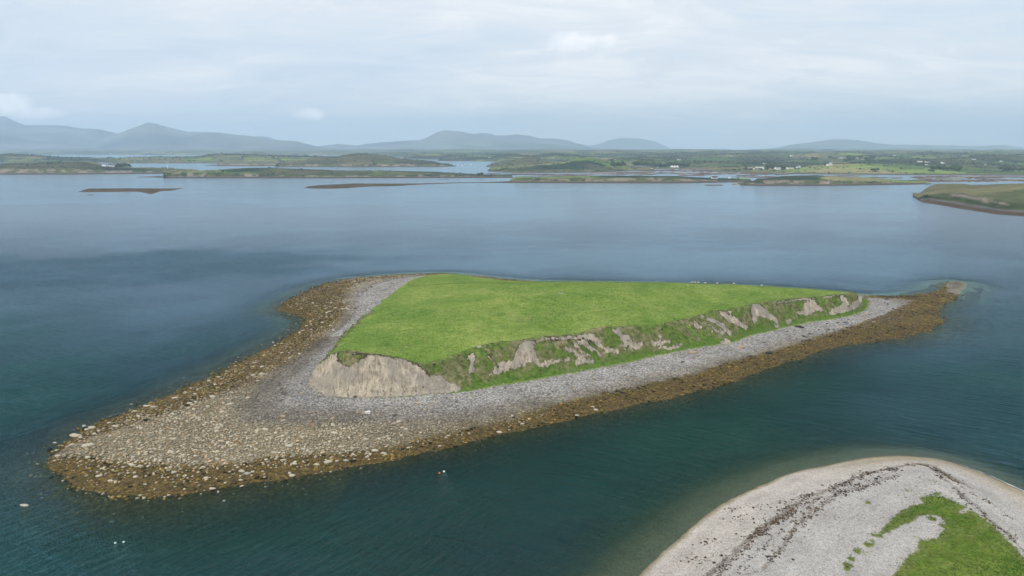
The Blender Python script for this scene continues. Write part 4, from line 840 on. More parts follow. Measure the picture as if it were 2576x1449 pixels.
zones = [('pale boulders among the stones of the spit', 'cream boulder among smaller stones on the spit', lambda x, w, t: (x < -25) & (t < .6) & (t > .14), 0, 120),
         ('pale boulders in the golden weed', 'pale boulder lying in golden weed of the low shore', lambda x, w, t: (x < 30) & (t < .14) & (w > 1), 0, 55),
         ('half sunken boulders off the spit', 'pale boulder breaking the water just off the spit', lambda x, w, t: (x < -55) & (w < 0) & (w > -7), 0, 12),
         ('tan boulders on the grey upper beach', 'tan boulder on grey shingle below the cliff', lambda x, w, t: (x > -60) & (x < 150) & (t > .6) & (t < .95), 2, 40),
         ('dark stones on the grey upper beach', 'dark stone on pale shingle at the right end of the beach', lambda x, w, t: (x > 90) & (t > .45) & (t < .95), 3, 32)]
for g, lab, fn, mt, cnt_ in zones:
    x, y, z, w_, t_, u, v = beach_pts(60000, lambda x, y, w, b, t, u, v: fn(x, w, t) & (y < 330))
    for q in range(min(cnt_, len(x))):
        r = random.choice([random.uniform(.30, .48), random.uniform(.42, .66)])*(0.85 if mt else 1)
        if w_[q] < 0: r *= .6
        zz2 = z[q] if w_[q] > 0 else max(z[q], -r*.5)
        el = random.uniform(1.0, 1.7)
        shape = 'long' if el > 1.45 else ('oval' if el > 1.2 else 'round'); size = 'large' if r > .52 else ('middling' if r > .4 else 'small')
        if mt == 0 and w_[q] > 0 and t_[q] >= .14:
            where = 'on the outer tip of the spit' if u[q] < 260 else ('on the upper flank of the spit' if v[q] < 1070 else ('in the middle of the cream stones' if u[q] < 560 and v[q] < 1150 else ('on the lower flank of the spit' if u[q] < 620 else 'below the bare cliff')))
        elif mt == 0 and w_[q] > 0: where = 'in golden weed ' + ('at the spit tip' if u[q] < 260 else 'below the cream stones' if u[q] < 560 else 'under the bare cliff' if u[q] < 900 else 'below the middle of the island')
        elif mt == 0: where = 'breaking the water ' + ('above the spit tip' if v[q] < 1110 else 'beyond the spit tip' if u[q] < 150 else 'below the spit')
        elif mt == 2: where = 'on grey shingle ' + ('left of the bare cliff' if u[q] < 790 else 'below the bare cliff' if u[q] < 1160 else 'below the middle clay scars' if u[q] < 1600 else 'below the smaller scars')
        else: where = 'on pale shingle ' + ('under the slanting scars' if u[q] < 1950 else 'under the twin end scars' if u[q] < 2150 else 'past the end of the bank')
        tone = {0: 'cream', 2: 'tan', 3: 'dark'}[mt]
        boulder(x[q], y[q], zz2, r, mt, f'{size} {shape} {tone} boulder {where}', g, el)

# ------------------------------------------------------------------ VEGETATION ON THE NEAR ISLANDS
leaf_mat = vcol_material('leafage', 3.0, 0.3)
def tuft_shape(seed, nb=9, spread=.6):
    r = np.random.default_rng(seed); V = []; F = []
    for b in range(nb):
        a = r.uniform(0, 2*np.pi); d = np.array([math.cos(a), math.sin(a), 0]); s = np.array([-d[1], d[0], 0])*.10; h = r.uniform(.6, 1.1); o = d*r.uniform(0, .35)
        V += [o - s, o + s, o + d*spread*r.uniform(.4, 1) + np.array([0, 0, h])]; F.append([3*b, 3*b+1, 3*b+2])
    return np.array(V), np.array(F)
TF = [tuft_shape(s) for s in range(6)]; TS = [t_[0] for t_ in TF]; TFF = TF[0][1]
def pick(c0, c1, f): return np.array(c0)*(1-f)[:, None] + np.array(c1)*f[:, None]
# rough banks: bushy clumps
n = 60000; x = rng.uniform(-75, 200, n); y = rng.uniform(180, 330, n); b_ = samp(DBG, x, y); DTG = dT.reshape(sh); tt_ = samp(DTG, x, y); sc_ = samp(scar.reshape(sh), x, y)
bs_ = samp((~backside).reshape(sh).astype(float), x, y)
k = (b_ > .3) & (tt_ < .6) & (sc_ < -.5) & (bs_ > .5) & (rng.random(n) < .6); x, y = x[k], y[k]; z = samp(ZG, x, y); ft = samp(foot.reshape(sh), x, y); n = len(x)
nzv = fbm(x/6, y/6, 91, 4) + rng.normal(0, .12, n); cc = pick((.070, .095, .026), (.215, .185, .095), np.clip(.5 + 1.6*nzv, 0, 1)); gq = sst(-.05, .10, fbm(x/13, y/13, 151, 4))[:, None]; cc = cc*(1-gq) + pick((.055, .10, .020), (.165, .225, .045), rng.random(n))*gq; cc = np.where((ft < .3)[:, None], pick((.055, .12, .018), (.12, .20, .03), rng.random(n)), cc)
cc = np.where(((nzv < -.07) & (ft > .2))[:, None], np.array([.036, .050, .018]), cc)
scatter('undergrowth', 'brown and green rushes and bracken on the cliff slopes', x, y, z, np.clip(rng.lognormal(-1.15, .35, n), .15, .75), cc, leaf_mat, flatn=.85, sink=.0, shapes=TS, faces=TFF)
# stones bedded in the clay, clods and boulders fallen to its foot, sods hanging over the edge
n = 90000; x = rng.uniform(-75, 200, n); y = rng.uniform(180, 330, n); sc_ = samp(scar.reshape(sh), x, y); b_ = samp(DBG, x, y); tt_ = samp(DTG, x, y)
k = (sc_ > .15) & (b_ > .2) & (tt_ < 0) & (rng.random(n) < .16*(1 + 1.5*fbm(x/3, y/3, 171, 3))); x, y = x[k], y[k]; z = samp(ZG, x, y); n = len(x)
scatter('bedded_stones', 'stones bedded in the bare clay faces', x, y, z, np.clip(rng.lognormal(-1.95, .45, n), .07, .42), pick((.10, .095, .085), (.42, .36, .28), rng.random(n)), stone_mat, flatn=.6, sink=.6)
n = 60000; x = rng.uniform(-75, 200, n); y = rng.uniform(180, 330, n); b_ = samp(DBG, x, y); bs_ = samp((~backside).reshape(sh).astype(float), x, y); k = (abs(b_ + .3) < 1.0) & (bs_ > .5) & (rng.random(n) < .22); x, y = x[k], y[k]; z = samp(ZG, x, y); n = len(x)
scatter('fallen_stones', 'stones and clods fallen to the foot of the bank', x, y, z, np.clip(rng.lognormal(-1.5, .45, n), .1, .6), pick((.13, .12, .10), (.44, .38, .29), rng.random(n)), stone_mat)
n = 60000; x = rng.uniform(-80, 200, n); y = rng.uniform(180, 330, n); tt_ = samp(DTG, x, y); bs_ = samp((~backside).reshape(sh).astype(float), x, y); k = (tt_ > -.9) & (tt_ < .5) & ((bs_ > .5) | (x < -50)) & (rng.random(n) < .4*(1 + 2*fbm(x/4, y/4, 175, 3))); x, y = x[k], y[k]; z = samp(ZG, x, y); n = len(x)
scatter('turf_sods', 'ragged sods of turf hanging over the cliff edge', x, y, z, rng.uniform(.25, .6, n), pick((.050, .075, .020), (.16, .19, .05), rng.random(n)), leaf_mat, flatn=.6, sink=.1, shapes=TS, faces=TFF)
# turf tufts on the top, the near spit
n = 90000; x = rng.uniform(-80, 190, n); y = rng.uniform(185, 370, n); b_ = samp(DTG, x, y); k = b_ > .5; x, y = x[k], y[k]; z = samp(ZG, x, y); n = len(x)
f = np.clip(.5 + 1.1*fbm(x/20, y/20, 95, 4) + rng.normal(0, .22, n), 0, 1)
scatter('grass', 'short grazed grass on the top of the island', x, y, z, rng.uniform(.16, .34, n), pick((.080, .155, .022), (.260, .310, .080), f), leaf_mat, flatn=.55, sink=.0, shapes=TS, faces=TFF)
n = 110000; x = rng.uniform(0, 150, n); y = rng.uniform(80, 175, n); g_ = sampn(GNG, x, y); k = ((g_ > .1) | ((g_ > -1.6) & (rng.random(n) < .10*(1 + g_/1.6)))) & (y > 92); x, y = x[k], y[k]; z = sampn(ZNG, x, y); n = len(x)
f = np.clip(.5 + 1.3*fbm(x/7, y/7, 97, 4) + rng.normal(0, .2, n), 0, 1); cc = pick((.050, .108, .012), (.185, .215, .048), f)
scatter('grass', 'rank green grass on the shingle spit', x, y, z, rng.uniform(.16, .36, n), cc, leaf_mat, flatn=.45, sink=.0, shapes=TS, faces=TFF)

# ------------------------------------------------------------------ SMALL THINGS
import bmesh
def bm_mesh(name, fn, mat, sm=False):
    bm = bmesh.new(); fn(bm); me = bpy.data.meshes.new(name); bm.to_mesh(me); bm.free(); me.materials.append(mat)
    if sm: me.polygons.foreach_set('use_smooth', [True]*len(me.polygons))
    return me
def box(bm, x0, x1, y0, y1, z0, z1):
    vs_b = [bm.verts.new(p) for p in ((x0,y0,z0),(x1,y0,z0),(x1,y1,z0),(x0,y1,z0),(x0,y0,z1),(x1,y0,z1),(x1,y1,z1),(x0,y1,z1))]
    for f in ((0,3,2,1),(4,5,6,7),(0,1,5,4),(1,2,6,5),(2,3,7,6),(3,0,4,7)): bm.faces.new([vs_b[i] for i in f])
def lathe(bm, prof, seg=12, cx=0, cy=0):
    rings = []
    for r, z in prof: rings.append([bm.verts.new((cx + r*math.cos(2*math.pi*i/seg), cy + r*math.sin(2*math.pi*i/seg), z)) for i in range(seg)])
    for a, b in zip(rings, rings[1:]):
        for i in range(seg): bm.faces.new((a[i], a[(i+1) % seg], b[(i+1) % seg], b[i]))
    bm.faces.new(rings[0][::-1]); bm.faces.new(rings[-1])
def limb(bm, a, b, r0, r1, seg=8):
    a, b = Vector(a), Vector(b); d = (b-a).normalized(); s = d.orthogonal().normalized(); t = d.cross(s)
    A = [bm.verts.new(a + (s*math.cos(2*math.pi*i/seg) + t*math.sin(2*math.pi*i/seg))*r0) for i in range(seg)]; B = [bm.verts.new(b + (s*math.cos(2*math.pi*i/seg) + t*math.sin(2*math.pi*i/seg))*r1) for i in range(seg)]
    for i in range(seg): bm.faces.new((A[i], A[(i+1) % seg], B[(i+1) % seg], B[i]))
    bm.faces.new(A[::-1]); bm.faces.new(B)
white = plain('white_paint', (.80, .80, .78), .6); wool = plain('fleece', (.62, .59, .52), 1, .05, .15, 9); black = plain('dark_face', (.05, .045, .04)); slate = plain('slate', (.075, .080, .090), .7); orange = plain('orange_plastic', (.75, .16, .05), .4)
stonew = plain('grey_stone', (.30, .30, .29)); glass = plain('window_glass', (.03, .04, .05), .15, .5); door_m = plain('door_paint', (.12, .05, .04)); pinkw = plain('pale_red_plastic', (.80, .45, .42), .4); greenr = plain('green_roof', (.05, .10, .08)); cream_p = plain('cream_wall', (.70, .66, .55)); rope_m = plain('mooring_rope', (.10, .10, .08))
hull_b = plain('red_hull', (.45, .10, .08), .4)

# sheep grazing along the skyline
def sheep_body(bm):
    V, F = I2; vv = []
    for p in V:
        q = Vector(p); s = .5 + .0*q.x
        x = q.x*.50; zz3 = .56 + q.z*.25 - .03*abs(q.x); y = q.y*.235*(1 - .15*q.x)
        vv.append(bm.verts.new((x*(1 + .03*math.sin(9*q.y)), y, zz3 + .018*math.sin(13*q.x + 7*q.y))))
    for f in F: bm.faces.new([vv[i] for i in f])
    limb(bm, (.40, 0, .62), (.56, 0, .52), .13, .10)
def sheep_head(bm): limb(bm, (.52, 0, .50), (.70, 0, .30), .085, .05); limb(bm, (.55, .06, .50), (.52, .16, .50), .03, .012, 5); limb(bm, (.55, -.06, .50), (.52, -.16, .50), .03, .012, 5)
mb_, mh_ = bm_mesh('body', sheep_body, wool, True), bm_mesh('head', sheep_head, black, True)
ml_ = [bm_mesh('leg', lambda bm, x=x, y=y: (limb(bm, (x, y, .42), (x + .02, y, .2), .055, .035), limb(bm, (x + .02, y, .22), (x, y, 0), .035, .03)), black, True) for x in (-.32, .30) for y in (-.12, .12)]
SH = [(1740,711.8,.2,'first sheep from the left of the row grazing on the skyline'),(1748,711.9,2.9,'second sheep of the close group, standing beside the first'),(1757,712.2,.1,'third sheep on the skyline, ends the close group of three'),(1774,712.8,3.0,'sheep just right of the close group of three on the skyline'),(1804,714.2,.3,'sheep on the ridge midway between the group and the pair of strays'),(1846,716.2,.0,'stray sheep on the skyline above the clay scars'),(1916,720.2,2.8,'rightmost sheep on the ridge, well apart from the others')]
for (u, v, rz, lab) in SH:
    p = None; vv_ = v - 3
    while p is None and vv_ < v + 10: p = hit(u, vv_, ('island_ground',)); p = p if (p is not None and p.z > 6) else None; vv_ += .4
    if p is None: continue
    s_ = empty('sheep', p, lab, 'sheep', 'sheep grazing along the ridge', rz); obj('body', mb_, s_); obj('head', mh_, s_)
    for m_ in ml_: obj('leg', m_, s_)
# floats on the channel
def buoy(u, v, r, mat, band, label):
    x, y = at(u, v, 0); e = empty('buoy', (float(x), float(y), 0), label, 'buoy', 'fishing floats')
    obj('float', bm_mesh('float', lambda bm: lathe(bm, [(r*.35, -r*.8), (r*.85, -r*.4), (r, 0), (r*.85, r*.5), (r*.45, r*.9), (r*.15, r*.98)], 14), mat, True), e)
    obj('eye', bm_mesh('eye', lambda bm: (lathe(bm, [(r*.16, r*.95), (r*.20, r*1.15), (r*.16, r*1.3), (r*.05, r*1.32)], 8),), band, True), e)
    obj('rope', bm_mesh('rope', lambda bm: limb(bm, (0, 0, -r*.7), (r*.4, r*.3, -3.0), .03, .03, 6), rope_m), e)
buoy(1117, 1186.5, .26, white, pinkw, 'white float with pink eye, upper right of the pair in the channel'); buoy(1105.5, 1190.7, .24, orange, white, 'small orange float, lower left of the pair in the channel')
buoy(290, 1366, .20, white, slate, 'white float, the left one of the pair low in open water'); buoy(311, 1363.6, .20, white, slate, 'white float, the right one of the pair low in open water')
# washed-up white box, driftwood
p = place(925, 1040); e = empty('fish_box', p, 'white plastic fish box washed up on the shingle below the cliff', 'box', None, .4)
obj('tray', bm_mesh('tray', lambda bm: (box(bm, -.6, .6, -.42, .42, 0.02, .12), box(bm, -.6, .6, -.42, -.36, .12, .5), box(bm, -.6, .6, .36, .42, .12, .5), box(bm, -.6, -.54, -.36, .36, .12, .5), box(bm, .54, .6, -.36, .36, .12, .5)), white), e)
obj('rim', bm_mesh('rim', lambda bm: (box(bm, -.66, .66, -.48, -.42, .44, .54), box(bm, -.66, .66, .42, .48, .44, .54), box(bm, -.66, -.60, -.42, .42, .44, .54), box(bm, .60, .66, -.42, .42, .44, .54)), white), e)
p = place(2010, 824)
lg = obj('driftwood_log', bm_mesh('driftwood_log', lambda bm: (limb(bm, (-1.5, .2, .35), (.3, 0, .42), .34, .40, 10), limb(bm, (.3, 0, .42), (1.9, -.5, .3), .40, .22, 10), limb(bm, (.2, 0, .5), (.9, .7, .9), .16, .06)), bmats[3], True), None, p, label='black waterlogged tree trunk stranded on the shingle at the right end', category='driftwood'); lg.rotation_euler = (0, 0, -.5)

# ------------------------------------------------------------------ HOUSES, TREES, BOATS in the distance
LAND = ('far_island', 'hill', 'headland', 'mainland', 'mountain')
def ground(u, v):
    p = hit(u, v, LAND)
    return p
def house(u, v, wpx, label, rz=0.3, wall=white, roof=slate, depth=.5, hh=.26, chim=1, rh=.2, gable_front=False, cat='house', group=None, name='house', win=4):
    p = ground(u, v)
    if p is None: return
    Lh = wpx*p.length/FX; D = Lh*depth; hw = Lh*hh; R = Lh*rh*(.6 if not gable_front else 1)
    e = empty(name, p, label, cat, group, rz); x, y = Lh/2, D/2
    obj('wall', bm_mesh('wall', lambda bm: (box(bm, -x, x, -y, y, -3, hw), prism(bm, x, y, hw, R, gable_front)), wall), e)
    def roof_f(bm):
        if gable_front:
            for s in (-1, 1): slab(bm, [(s*(x+.3), -y-.3, hw-.1), (s*(x+.3), y+.3, hw-.1), (0, y+.3, hw+R+.08), (0, -y-.3, hw+R+.08)], .25)
        else:
            for s in (-1, 1): slab(bm, [(-x-.3, s*(y+.3), hw-.1), (x+.3, s*(y+.3), hw-.1), (x+.3, 0, hw+R+.08), (-x-.3, 0, hw+R+.08)], .25)
    rf = obj('roof', bm_mesh('roof', roof_f, roof), e)
    for c in range(chim):
        cx_ = (-x + 1) + c*(2*x - 2)/max(1, chim-1) if chim > 1 else -x + 1.2
        if gable_front: cx_ = 0
        obj('chimney', bm_mesh('chimney', lambda bm: (box(bm, cx_-.5, cx_+.5, -.4, .4, hw + R*.6, hw + R + 1.2), box(bm, cx_-.6, cx_+.6, -.5, .5, hw+R+1.2, hw+R+1.4)), wall), rf)
    for i in range(win):
        wx_ = -x + (i + .7)*2*x/(win + .4); wh = hw*.28
        wn = obj('window', bm_mesh('window', lambda bm: box(bm, wx_-.75, wx_+.75, -y-.07, -y+.05, hw*.38, hw*.38+wh+.5), glass), e)
        obj('sill', bm_mesh('sill', lambda bm: box(bm, wx_-.9, wx_+.9, -y-.2, -y-.075, hw*.38-.18, hw*.38-.02), wall), wn)
    obj('door', bm_mesh('door', lambda bm: box(bm, -.5, .55, -y-.08, -y+.05, 0, min(2.2, hw*.75)), door_m), e)
    return e
def prism(bm, x, y, hw, R, gf):
    if gf: pts = [(-x, -y, hw+.002), (x, -y, hw+.002), (0, -y, hw+R), (-x, y, hw+.002), (x, y, hw+.002), (0, y, hw+R)]
    else: pts = [(-x, -y, hw+.002), (-x, y, hw+.002), (-x, 0, hw+R), (x, -y, hw+.002), (x, y, hw+.002), (x, 0, hw+R)]
    q = [bm.verts.new(p_) for p_ in pts]
    for f in ((0,1,2), (5,4,3), (0,3,4,1), (1,4,5,2), (2,5,3,0)): bm.faces.new([q[i] for i in f])
def slab(bm, pts, th):
    a = [bm.verts.new(p_) for p_ in pts]; b = [bm.verts.new((p_[0], p_[1], p_[2]+th)) for p_ in pts]
    bm.faces.new(a[::-1]); bm.faces.new(b)
    for i in range(4): bm.faces.new((a[i], a[(i+1) % 4], b[(i+1) % 4], b[i]))
house(281, 419.4, 16, 'white cottage with dark slate roof on the left island, beside dark trees', .35, chim=2)
house(262, 418.6, 8, 'low white shed left of the cottage on the left island', .1, roof=white, chim=0, hh=.18, win=1)
house(1797, 449.6, 14, 'white bungalow with dark hipped roof on the flat green island', .1, chim=1, rh=.3)
house(1835, 449.0, 6, 'small white shed right of the bungalow on the flat green island', .3, roof=white, chim=0, win=1)
house(1608, 420.5, 34, 'long grey stone building with a row of chimneys below dark woods', .1, wall=stonew, roof=slate, depth=.2, hh=.10, rh=.05, chim=8, win=12, cat='building', name='long_building')
house(1632, 421, 10, 'small grey stone house at the right end of the long grey building', .1, wall=stonew, chim=1)
house(1885, 425.6, 8, 'small white block at the left end of the white walled estate', .05, roof=white, chim=0, hh=.4, rh=.02, win=2)
house(1911, 425.8, 18, 'large white villa with flat roof behind dark scrub', .05, roof=white, depth=.35, hh=.28, rh=.02, chim=1, win=5)
house(1956, 427, 13, 'white two-storey house with grey roof among trees', .2, hh=.4, chim=1)
house(1987, 425.5, 15, 'dark green-roofed barn between two white houses', .1, roof=greenr, wall=cream_p, chim=0, win=2, cat='barn', name='barn')
house(2008, 422.2, 12, 'white gabled house right of the green-roofed barn', .5, chim=1, gable_front=True, win=2)
house(2006, 411.4, 4, 'tiny white cottage above the green-roofed barn', .2, chim=0, win=1)
house(2086, 416.5, 13, 'white house with steep gable beside a dark tree, above the bright field', .4, gable_front=True, rh=.35, win=2)
house(1708, 402.8, 8, 'white house on the slope above the tents', .2)
house(1924, 412.6, 8, 'pale house high above the white villa', .3, wall=cream_p)
MANY = [(1992,393,8),(2116,398,6),(2130,396,6),(2157,397,7),(2314,407.6,9),(2332,410,10),(2331,415,6),(2372,411.6,10),(2519,407,7),(2524,428,7),(2554,429.4,9),(2570,430,4),(1548,402,4),(1575,400,5),(1642,418.5,4),(1655,421.4,4),(1718,415,4),(41,388.3,3.5),(73,388.6,4),(278,387.6,4),(320,388.2,3.4),(557,388.5,3),(728,388.5,3.4),(820,388.5,3.4),(1232,396.5,4),(2250,392,5),(2050,394,4),(1840,393,5),(2450,402,6),(2480,415,6)]
DESC = ['pale house on the skyline of the hedged hill', 'small cottage second along the hill-top row', 'white bungalow third along the hill-top row', 'long white house ending the hill-top row', 'white farmhouse under the wood beyond the pasture', 'second farmhouse right of the one under the wood', 'low white shed below the two farmhouses', 'long pale barn at the edge of the marshy field', 'white cottage high before the far wooded rise', 'gabled white cottage in trees near the frame edge', 'white house with steep roof, last pair by the shore', 'tall narrow white gable, outermost by the shore', 'yellowish cottage among hedges left of the grey building', 'small cottage above the yellowish one', 'white lodge right of the long grey building', 'cream cottage by the slip near the tents', 'small house directly above the tents', 'white farm under the steep hazy mountain', 'second white farm right of the first mountain farm', 'white cottage above the lone boat speck', 'white cottage at the foot of the pointed mountain', 'cottage below the mountain shoulder, above the hedged island', 'white farm under the long mountain shoulder', 'white house at the low end of the mountain shoulder', 'square white tower house on a green drumlin', 'faint white house on the plain below the twin-topped ridge', 'faint white house left of the twin-topped ridge', 'faint white house before the low moorland rise', 'white house by woods below the far wooded rise', 'white cottage in the valley left of the shore cottages']
for i, (u, v, wp) in enumerate(MANY):
    house(u, v, wp*1.05, DESC[i], random.uniform(-.5, .8), wall=[white, white, cream_p][i % 3], chim=1 if wp > 6 else 0, win=2 if wp > 6 else 1, group='small far-off houses on the mainland')
# long white garden wall of the estate
p = ground(1897, 426)
if p: e = obj('garden_wall', bm_mesh('garden_wall', lambda bm: (box(bm, -20, 18, -.3, .3, -2, 2.6), box(bm, -20.2, 18.2, -.5, .5, 2.6, 2.9), box(bm, -20.6, -19.6, -.7, .7, -2, 3.6), box(bm, 17.6, 18.8, -.7, .7, -2, 3.6)), white), None, p, label='long white garden wall joining the white block and the villa', category='wall')
# marquee with three peaks
p = ground(1697, 421)
if p:
    e = empty('marquee', p, 'white marquee tent with three pointed peaks by the woods', 'tent', None, .05)
    for i in (-1, 0, 1):
        def pk(bm, i=i):
            c = [bm.verts.new((i*9.6 + a*4.7, b*4.7, 3.2)) for a, b in ((-1,-1),(1,-1),(1,1),(-1,1))]; m_ = [bm.verts.new((i*9.6 + a*1.4, b*1.4, 5.2)) for a, b in ((-1,-1),(1,-1),(1,1),(-1,1))]; tp_ = bm.verts.new((i*9.6, 0, 8.6))
            for k in range(4): bm.faces.new((c[k], c[(k+1) % 4], m_[(k+1) % 4], m_[k])); bm.faces.new((m_[k], m_[(k+1) % 4], tp_))
            bm.faces.new(c[::-1])
        obj('canopy', bm_mesh('canopy', pk, white), e); obj('side_wall', bm_mesh('side_wall', lambda bm: box(bm, i*9.6-4.6, i*9.6+4.6, -4.6, 4.6, -2, 3.18), white), e)
# beacon pole
p = ground(422, 425)
if p: obj('beacon_pole', bm_mesh('beacon_pole', lambda bm: (limb(bm, (0, 0, -1), (0, 0, 9), .6, .45, 10), lathe(bm, [(1.1, 9), (1.2, 9.6), (.5, 10.6), (.1, 11)], 10)), white), None, p, label='white beacon pole on the end of the left island', category='beacon')
# moored boats
def boat(u, v, label, s=1.0, rz=0.0, hm=white, water=True, mast=False):
    x, y = at(u, v, 0); e = empty('boat', (float(x), float(y), 0), label, 'boat', 'boats moored in the channel', rz, s)
    def hull(bm):
        st = [(-4.2, .9, .9), (-2, 1.35, .95), (1, 1.4, 1.05), (3.2, .8, 1.25), (4.6, .04, 1.5)]; R_ = []
        for x_, wd_, h_ in st: R_.append([bm.verts.new(q) for q in ((x_, -wd_, h_), (x_, -wd_*.75, .1), (x_, 0, -.4), (x_, wd_*.75, .1), (x_, wd_, h_))])
        for a, b in zip(R_, R_[1:]):
            for k in range(4): bm.faces.new((a[k], b[k], b[k+1], a[k+1]))
            bm.faces.new((a[4], b[4], b[0], a[0]))
        bm.faces.new(R_[0][::-1]); bm.faces.new(R_[-1])
    obj('hull', bm_mesh('hull', hull, hm), e); cb = obj('cabin', bm_mesh('cabin', lambda bm: (box(bm, -1.6, 1.7, -.85, .85, .98, 2.1), box(bm, -1.8, 1.9, -.95, .95, 2.1, 2.25)), white), e)
    obj('window', bm_mesh('window', lambda bm: (box(bm, 1.70, 1.73, -.6, .6, 1.4, 1.95), box(bm, -1.0, 1.2, -.88, -.852, 1.4, 1.95)), glass), cb)
    if mast: obj('mast', bm_mesh('mast', lambda bm: limb(bm, (.4, 0, 1), (.4, 0, 9.5), .09, .05, 6), white), e)
for (u, v, lab, s_, rz, hm, ms_) in [(1142,414,'small white boat at the left end of the moored group',.9,.2,white,False),(1152,414.8,'largest white yacht in the moored group',1.25,.1,white,True),(1158.5,414.6,'boat with red hull touching the largest yacht',.8,.0,hull_b,False),(1169,413.4,'white boat behind the others, right of the yacht',.9,.3,white,False),(1162.5,416.4,'long low white boat in front of the moored group',1.2,.05,white,False),(1183.5,413.8,'white boat lying apart at the right end of the moored group',1.1,.1,white,True),(1640,426.6,'white boat beached on mud below the long grey building',1.8,.9,white,False),(275.6,388.2,'white boat as a speck on the far water at left',2.6,.2,white,False)]:
    boat(u, v, lab, s_, rz, hm, True, ms_)
# trees
trunk_m = plain('bark', (.08, .06, .04)); crown_m = vcol_material('tree_leaves', .8, .35)
def crown_mesh(seed):
    r = np.random.default_rng(seed); Vs, Fs, Cs = [], [], []; o = 0
    for k in range(9):
        c = np.array([r.uniform(-.55, .55), r.uniform(-.55, .55), r.uniform(.45, 1.05)]); rad = r.uniform(.26, .46)
        V = rock_shape(I2, seed*31+k, .35)*rad + c; Vs.append(V); Fs.append(I2[1]+o); o += len(V); Cs.append(np.tile(np.array([.045, .070, .026])*r.uniform(.65, 1.5), (len(V), 1)))
    n_ = 160; d = r.normal(size=(n_, 3)); d /= np.linalg.norm(d, axis=1)[:, None]; p_ = d*r.uniform(.5, .95, (n_, 1))*[1, 1, .6] + [0, 0, .75]; t1 = r.normal(size=(n_, 3))*.09; t2 = r.normal(size=(n_, 3))*.09
    V = np.stack([p_, p_+t1, p_+t2], 1).reshape(-1, 3); Vs.append(V); Fs.append(np.arange(n_*3).reshape(-1, 3)+o); Cs.append(np.repeat(np.array([.055, .085, .03])*r.uniform(.5, 1.6, (n_, 1)), 3, 0))
    return mesh_np('crown', np.concatenate(Vs), np.concatenate(Fs), np.concatenate(Cs), None, crown_m)
crowns = [crown_mesh(s) for s in range(5)]
trunk = bm_mesh('trunk', lambda bm: (limb(bm, (0, 0, -.25), (.02, 0, .35), .07, .05), limb(bm, (.02, 0, .33), (.2, .1, .7), .045, .02), limb(bm, (.02, 0, .33), (-.22, -.05, .7), .04, .02)), trunk_m)
def tree(u, v, hpx, label, group=None, only=LAND, wide=1.0):
    p = hit(u, v, only)
    if p is None: return
    s = hpx*p.length/FX/1.3
    e = empty('tree', p, label, 'tree', group, random.uniform(0, 6), s); c = obj('crown', random.choice(crowns), e); c.scale = (wide, wide, 1); obj('trunk', trunk, e)
for i, (u, v, h_, w_) in enumerate([(293,420.2,5,1.1),(300,420.4,8,1.2),(306,420.6,6,1.2),(313,420.4,8.5,1.2),(320,420.8,7.5,1.3),(327,421,4,1.3)]):
    tree(u, v, h_, ['small rounded tree touching the white cottage', 'tall dark tree, first right of the cottage', 'dark tree between the two tall ones by the cottage', 'tallest dark tree of the cottage clump', 'wide dark tree near the right end of the cottage clump', 'low bush ending the clump right of the cottage'][i], None, wide=w_)
for (u, v, h_, w_, lab) in [(1204,441,5.5,1.5,'wide dark bush on the tail of the long green island'),(1212,440.6,6.5,1.2,'leaning dark tree beside the wide bush on the long island tail'),(1222,442,3,1.5,'low bush third along the long island tail'),(1234,442.4,4,1.2,'last small dark bush on the long island tail'),(1786,449.6,3,1.6,'low hedge bush left of the island bungalow'),(1856,449.6,3,1.6,'rounded bush right of the sheds on the flat island'),(2076,416,7,1.4,'dark tree touching the steep gabled white house'),(2200,432,8,1.7,'dark tree clump at the foot of the pasture hedge'),(2343,432,6,1.6,'lone bush in the pasture by the shore'),(2409,431,6,1.6,'second lone bush in the pasture, nearer the far wood')]:
    tree(u, v, h_, lab, None, wide=w_)
def tl_(g): return random.choice(['tall', 'broad', 'low', 'round-headed', 'ragged']) + ' dark tree, one of the ' + g
for (a, b, c, d, n_, g) in [(1592,1628,414,417,16,'trees in the dark wood behind the long grey building'),(1628,1672,416,420,18,'trees between the grey building and the tents'),(1672,1735,414,420,22,'trees around the tents'),(1538,1584,414,419,14,'trees on the slope left of the grey building'),(1930,2000,420,426,18,'trees around the white houses'),(1860,1935,426.5,428.5,16,'bushes in the scrub below the white villa'),(2340,2420,424,428,18,'trees of the wood beyond the pasture'),(2520,2576,424,431,10,'trees at the edge houses'),(2010,2200,398,406,16,'trees on the hedged hill')]:
    for _ in range(n_): tree(random.uniform(a, b), random.uniform(c, d), random.uniform(5, 9) if 'scrub' not in g else 4, tl_(g), g, wide=random.uniform(1, 1.3))
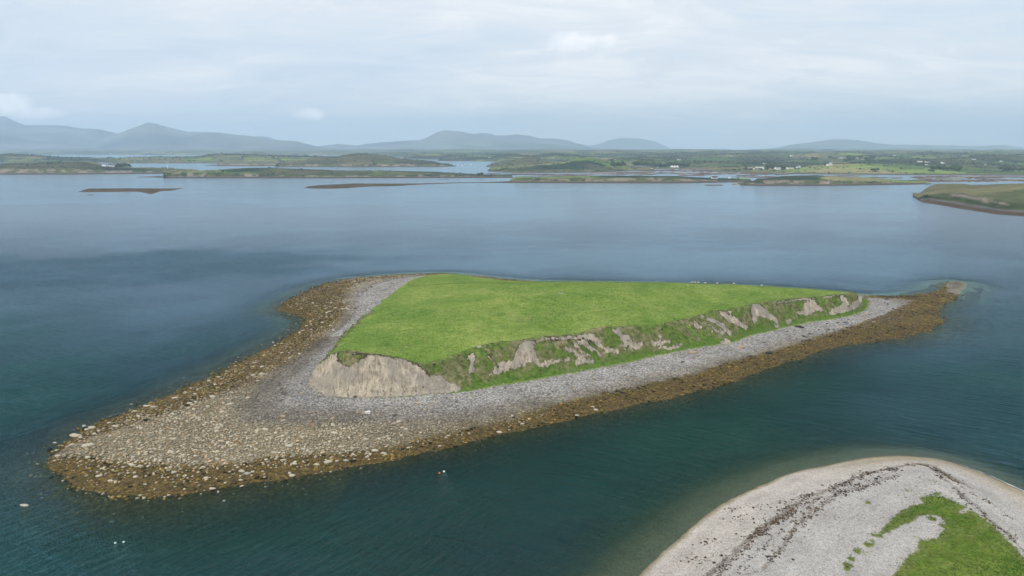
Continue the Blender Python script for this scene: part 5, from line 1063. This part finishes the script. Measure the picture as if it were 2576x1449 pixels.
# hedgerows and thickets over the fields: real clumps along every field edge
def thicket():
    Vx, Vy, Vz = [], [], []
    for o in list(COL.objects):
        nm = o.name.split('.')[0]
        if nm not in ('far_island', 'hill', 'headland', 'mainland'): continue
        if any(q in o.get('label', '') for q in ('rounded green island', 'flat green island', 'low islet')): continue
        me = o.data; nv = len(me.vertices); co = np.empty(nv*3, np.float32); me.vertices.foreach_get('co', co); co = co.reshape(-1, 3); nf = len(me.polygons); li = np.empty(nf*4, np.int32); me.polygons.foreach_get('vertices', li); li = li.reshape(-1, 4)
        A_ = co[li]; ar = np.linalg.norm(np.cross(A_[:, 2]-A_[:, 0], A_[:, 3]-A_[:, 1]), axis=1)/2; ctr = A_.mean(1); ok = (ctr[:, 2] > 2.6) & (ctr[:, 1] < 6500) & (abs(ctr[:, 0]) < ctr[:, 1]*.75)
        wgt = ar*ok*np.clip((2600/np.maximum(ctr[:, 1], 900))**1.2, .1, 1.6); tot = wgt.sum()
        if tot <= 0: continue
        n_ = int(min(tot/(55 if nm != 'mainland' else 75), 170000)); f = rng.choice(nf, n_, p=wgt/tot); a, b = rng.random((2, n_, 1)); Pp = (A_[f, 0]*(1-a) + A_[f, 1]*a)*(1-b) + (A_[f, 3]*(1-a) + A_[f, 2]*a)*b
        cell = {'mainland': 190.0}.get(nm, 150.0)
        if 'pasture hill' in o.get('label', ''): cell = 210.0
        if 'dark scrub' in o.get('label', ''): cell = 120.0
        if 'steep grassy bank' in o.get('label', '') or 'smooth rounded' in o.get('label', ''): continue
        _c, e_ = vor(Pp[:, 0], Pp[:, 1], cell, 0.5, 0.7); wd = fbm(Pp[:, 0]/420, Pp[:, 1]/260, 44, 5)
        k = (e_ < np.where(nm == 'mainland', 5, 3.5)) | ((wd > .2) & (rng.random(n_) < (.35 if nm == 'mainland' else .12)))
        Vx.append(Pp[k])
    return np.concatenate(Vx)
Pp = thicket(); 
if len(Pp) > 22000: Pp = Pp[rng.choice(len(Pp), 22000, replace=False)]
n = len(Pp); cc = pick((.020, .034, .017), (.042, .060, .026), rng.random(n))
scatter('hedgerows', 'dark hedges and thickets between the far fields', Pp[:, 0].astype(float), Pp[:, 1].astype(float), Pp[:, 2].astype(float), np.clip(rng.lognormal(.55, .35, n), 1.0, 4)*np.clip(Pp[:, 1]/2600, .6, 1.5), cc, leaf_mat, flatn=.7, sink=.25)

# ------------------------------------------------------------------ HAZE
HZ = Mat('haze'); pv = HZ.n('ShaderNodeVolumePrincipled'); pv.inputs['Color'].default_value = (.63, .82, 1.0, 1); pv.inputs['Density'].default_value = 0.82e-4; pv.inputs['Anisotropy'].default_value = 0.0
HZ.l(pv.outputs[0], HZ.out.inputs['Volume'])
obj('haze', bm_mesh('haze', lambda bm: box(bm, -25500, 25500, -1000, 23500, -15, 800), HZ.m), kind='stuff', label='thin pale sea haze over the bay')
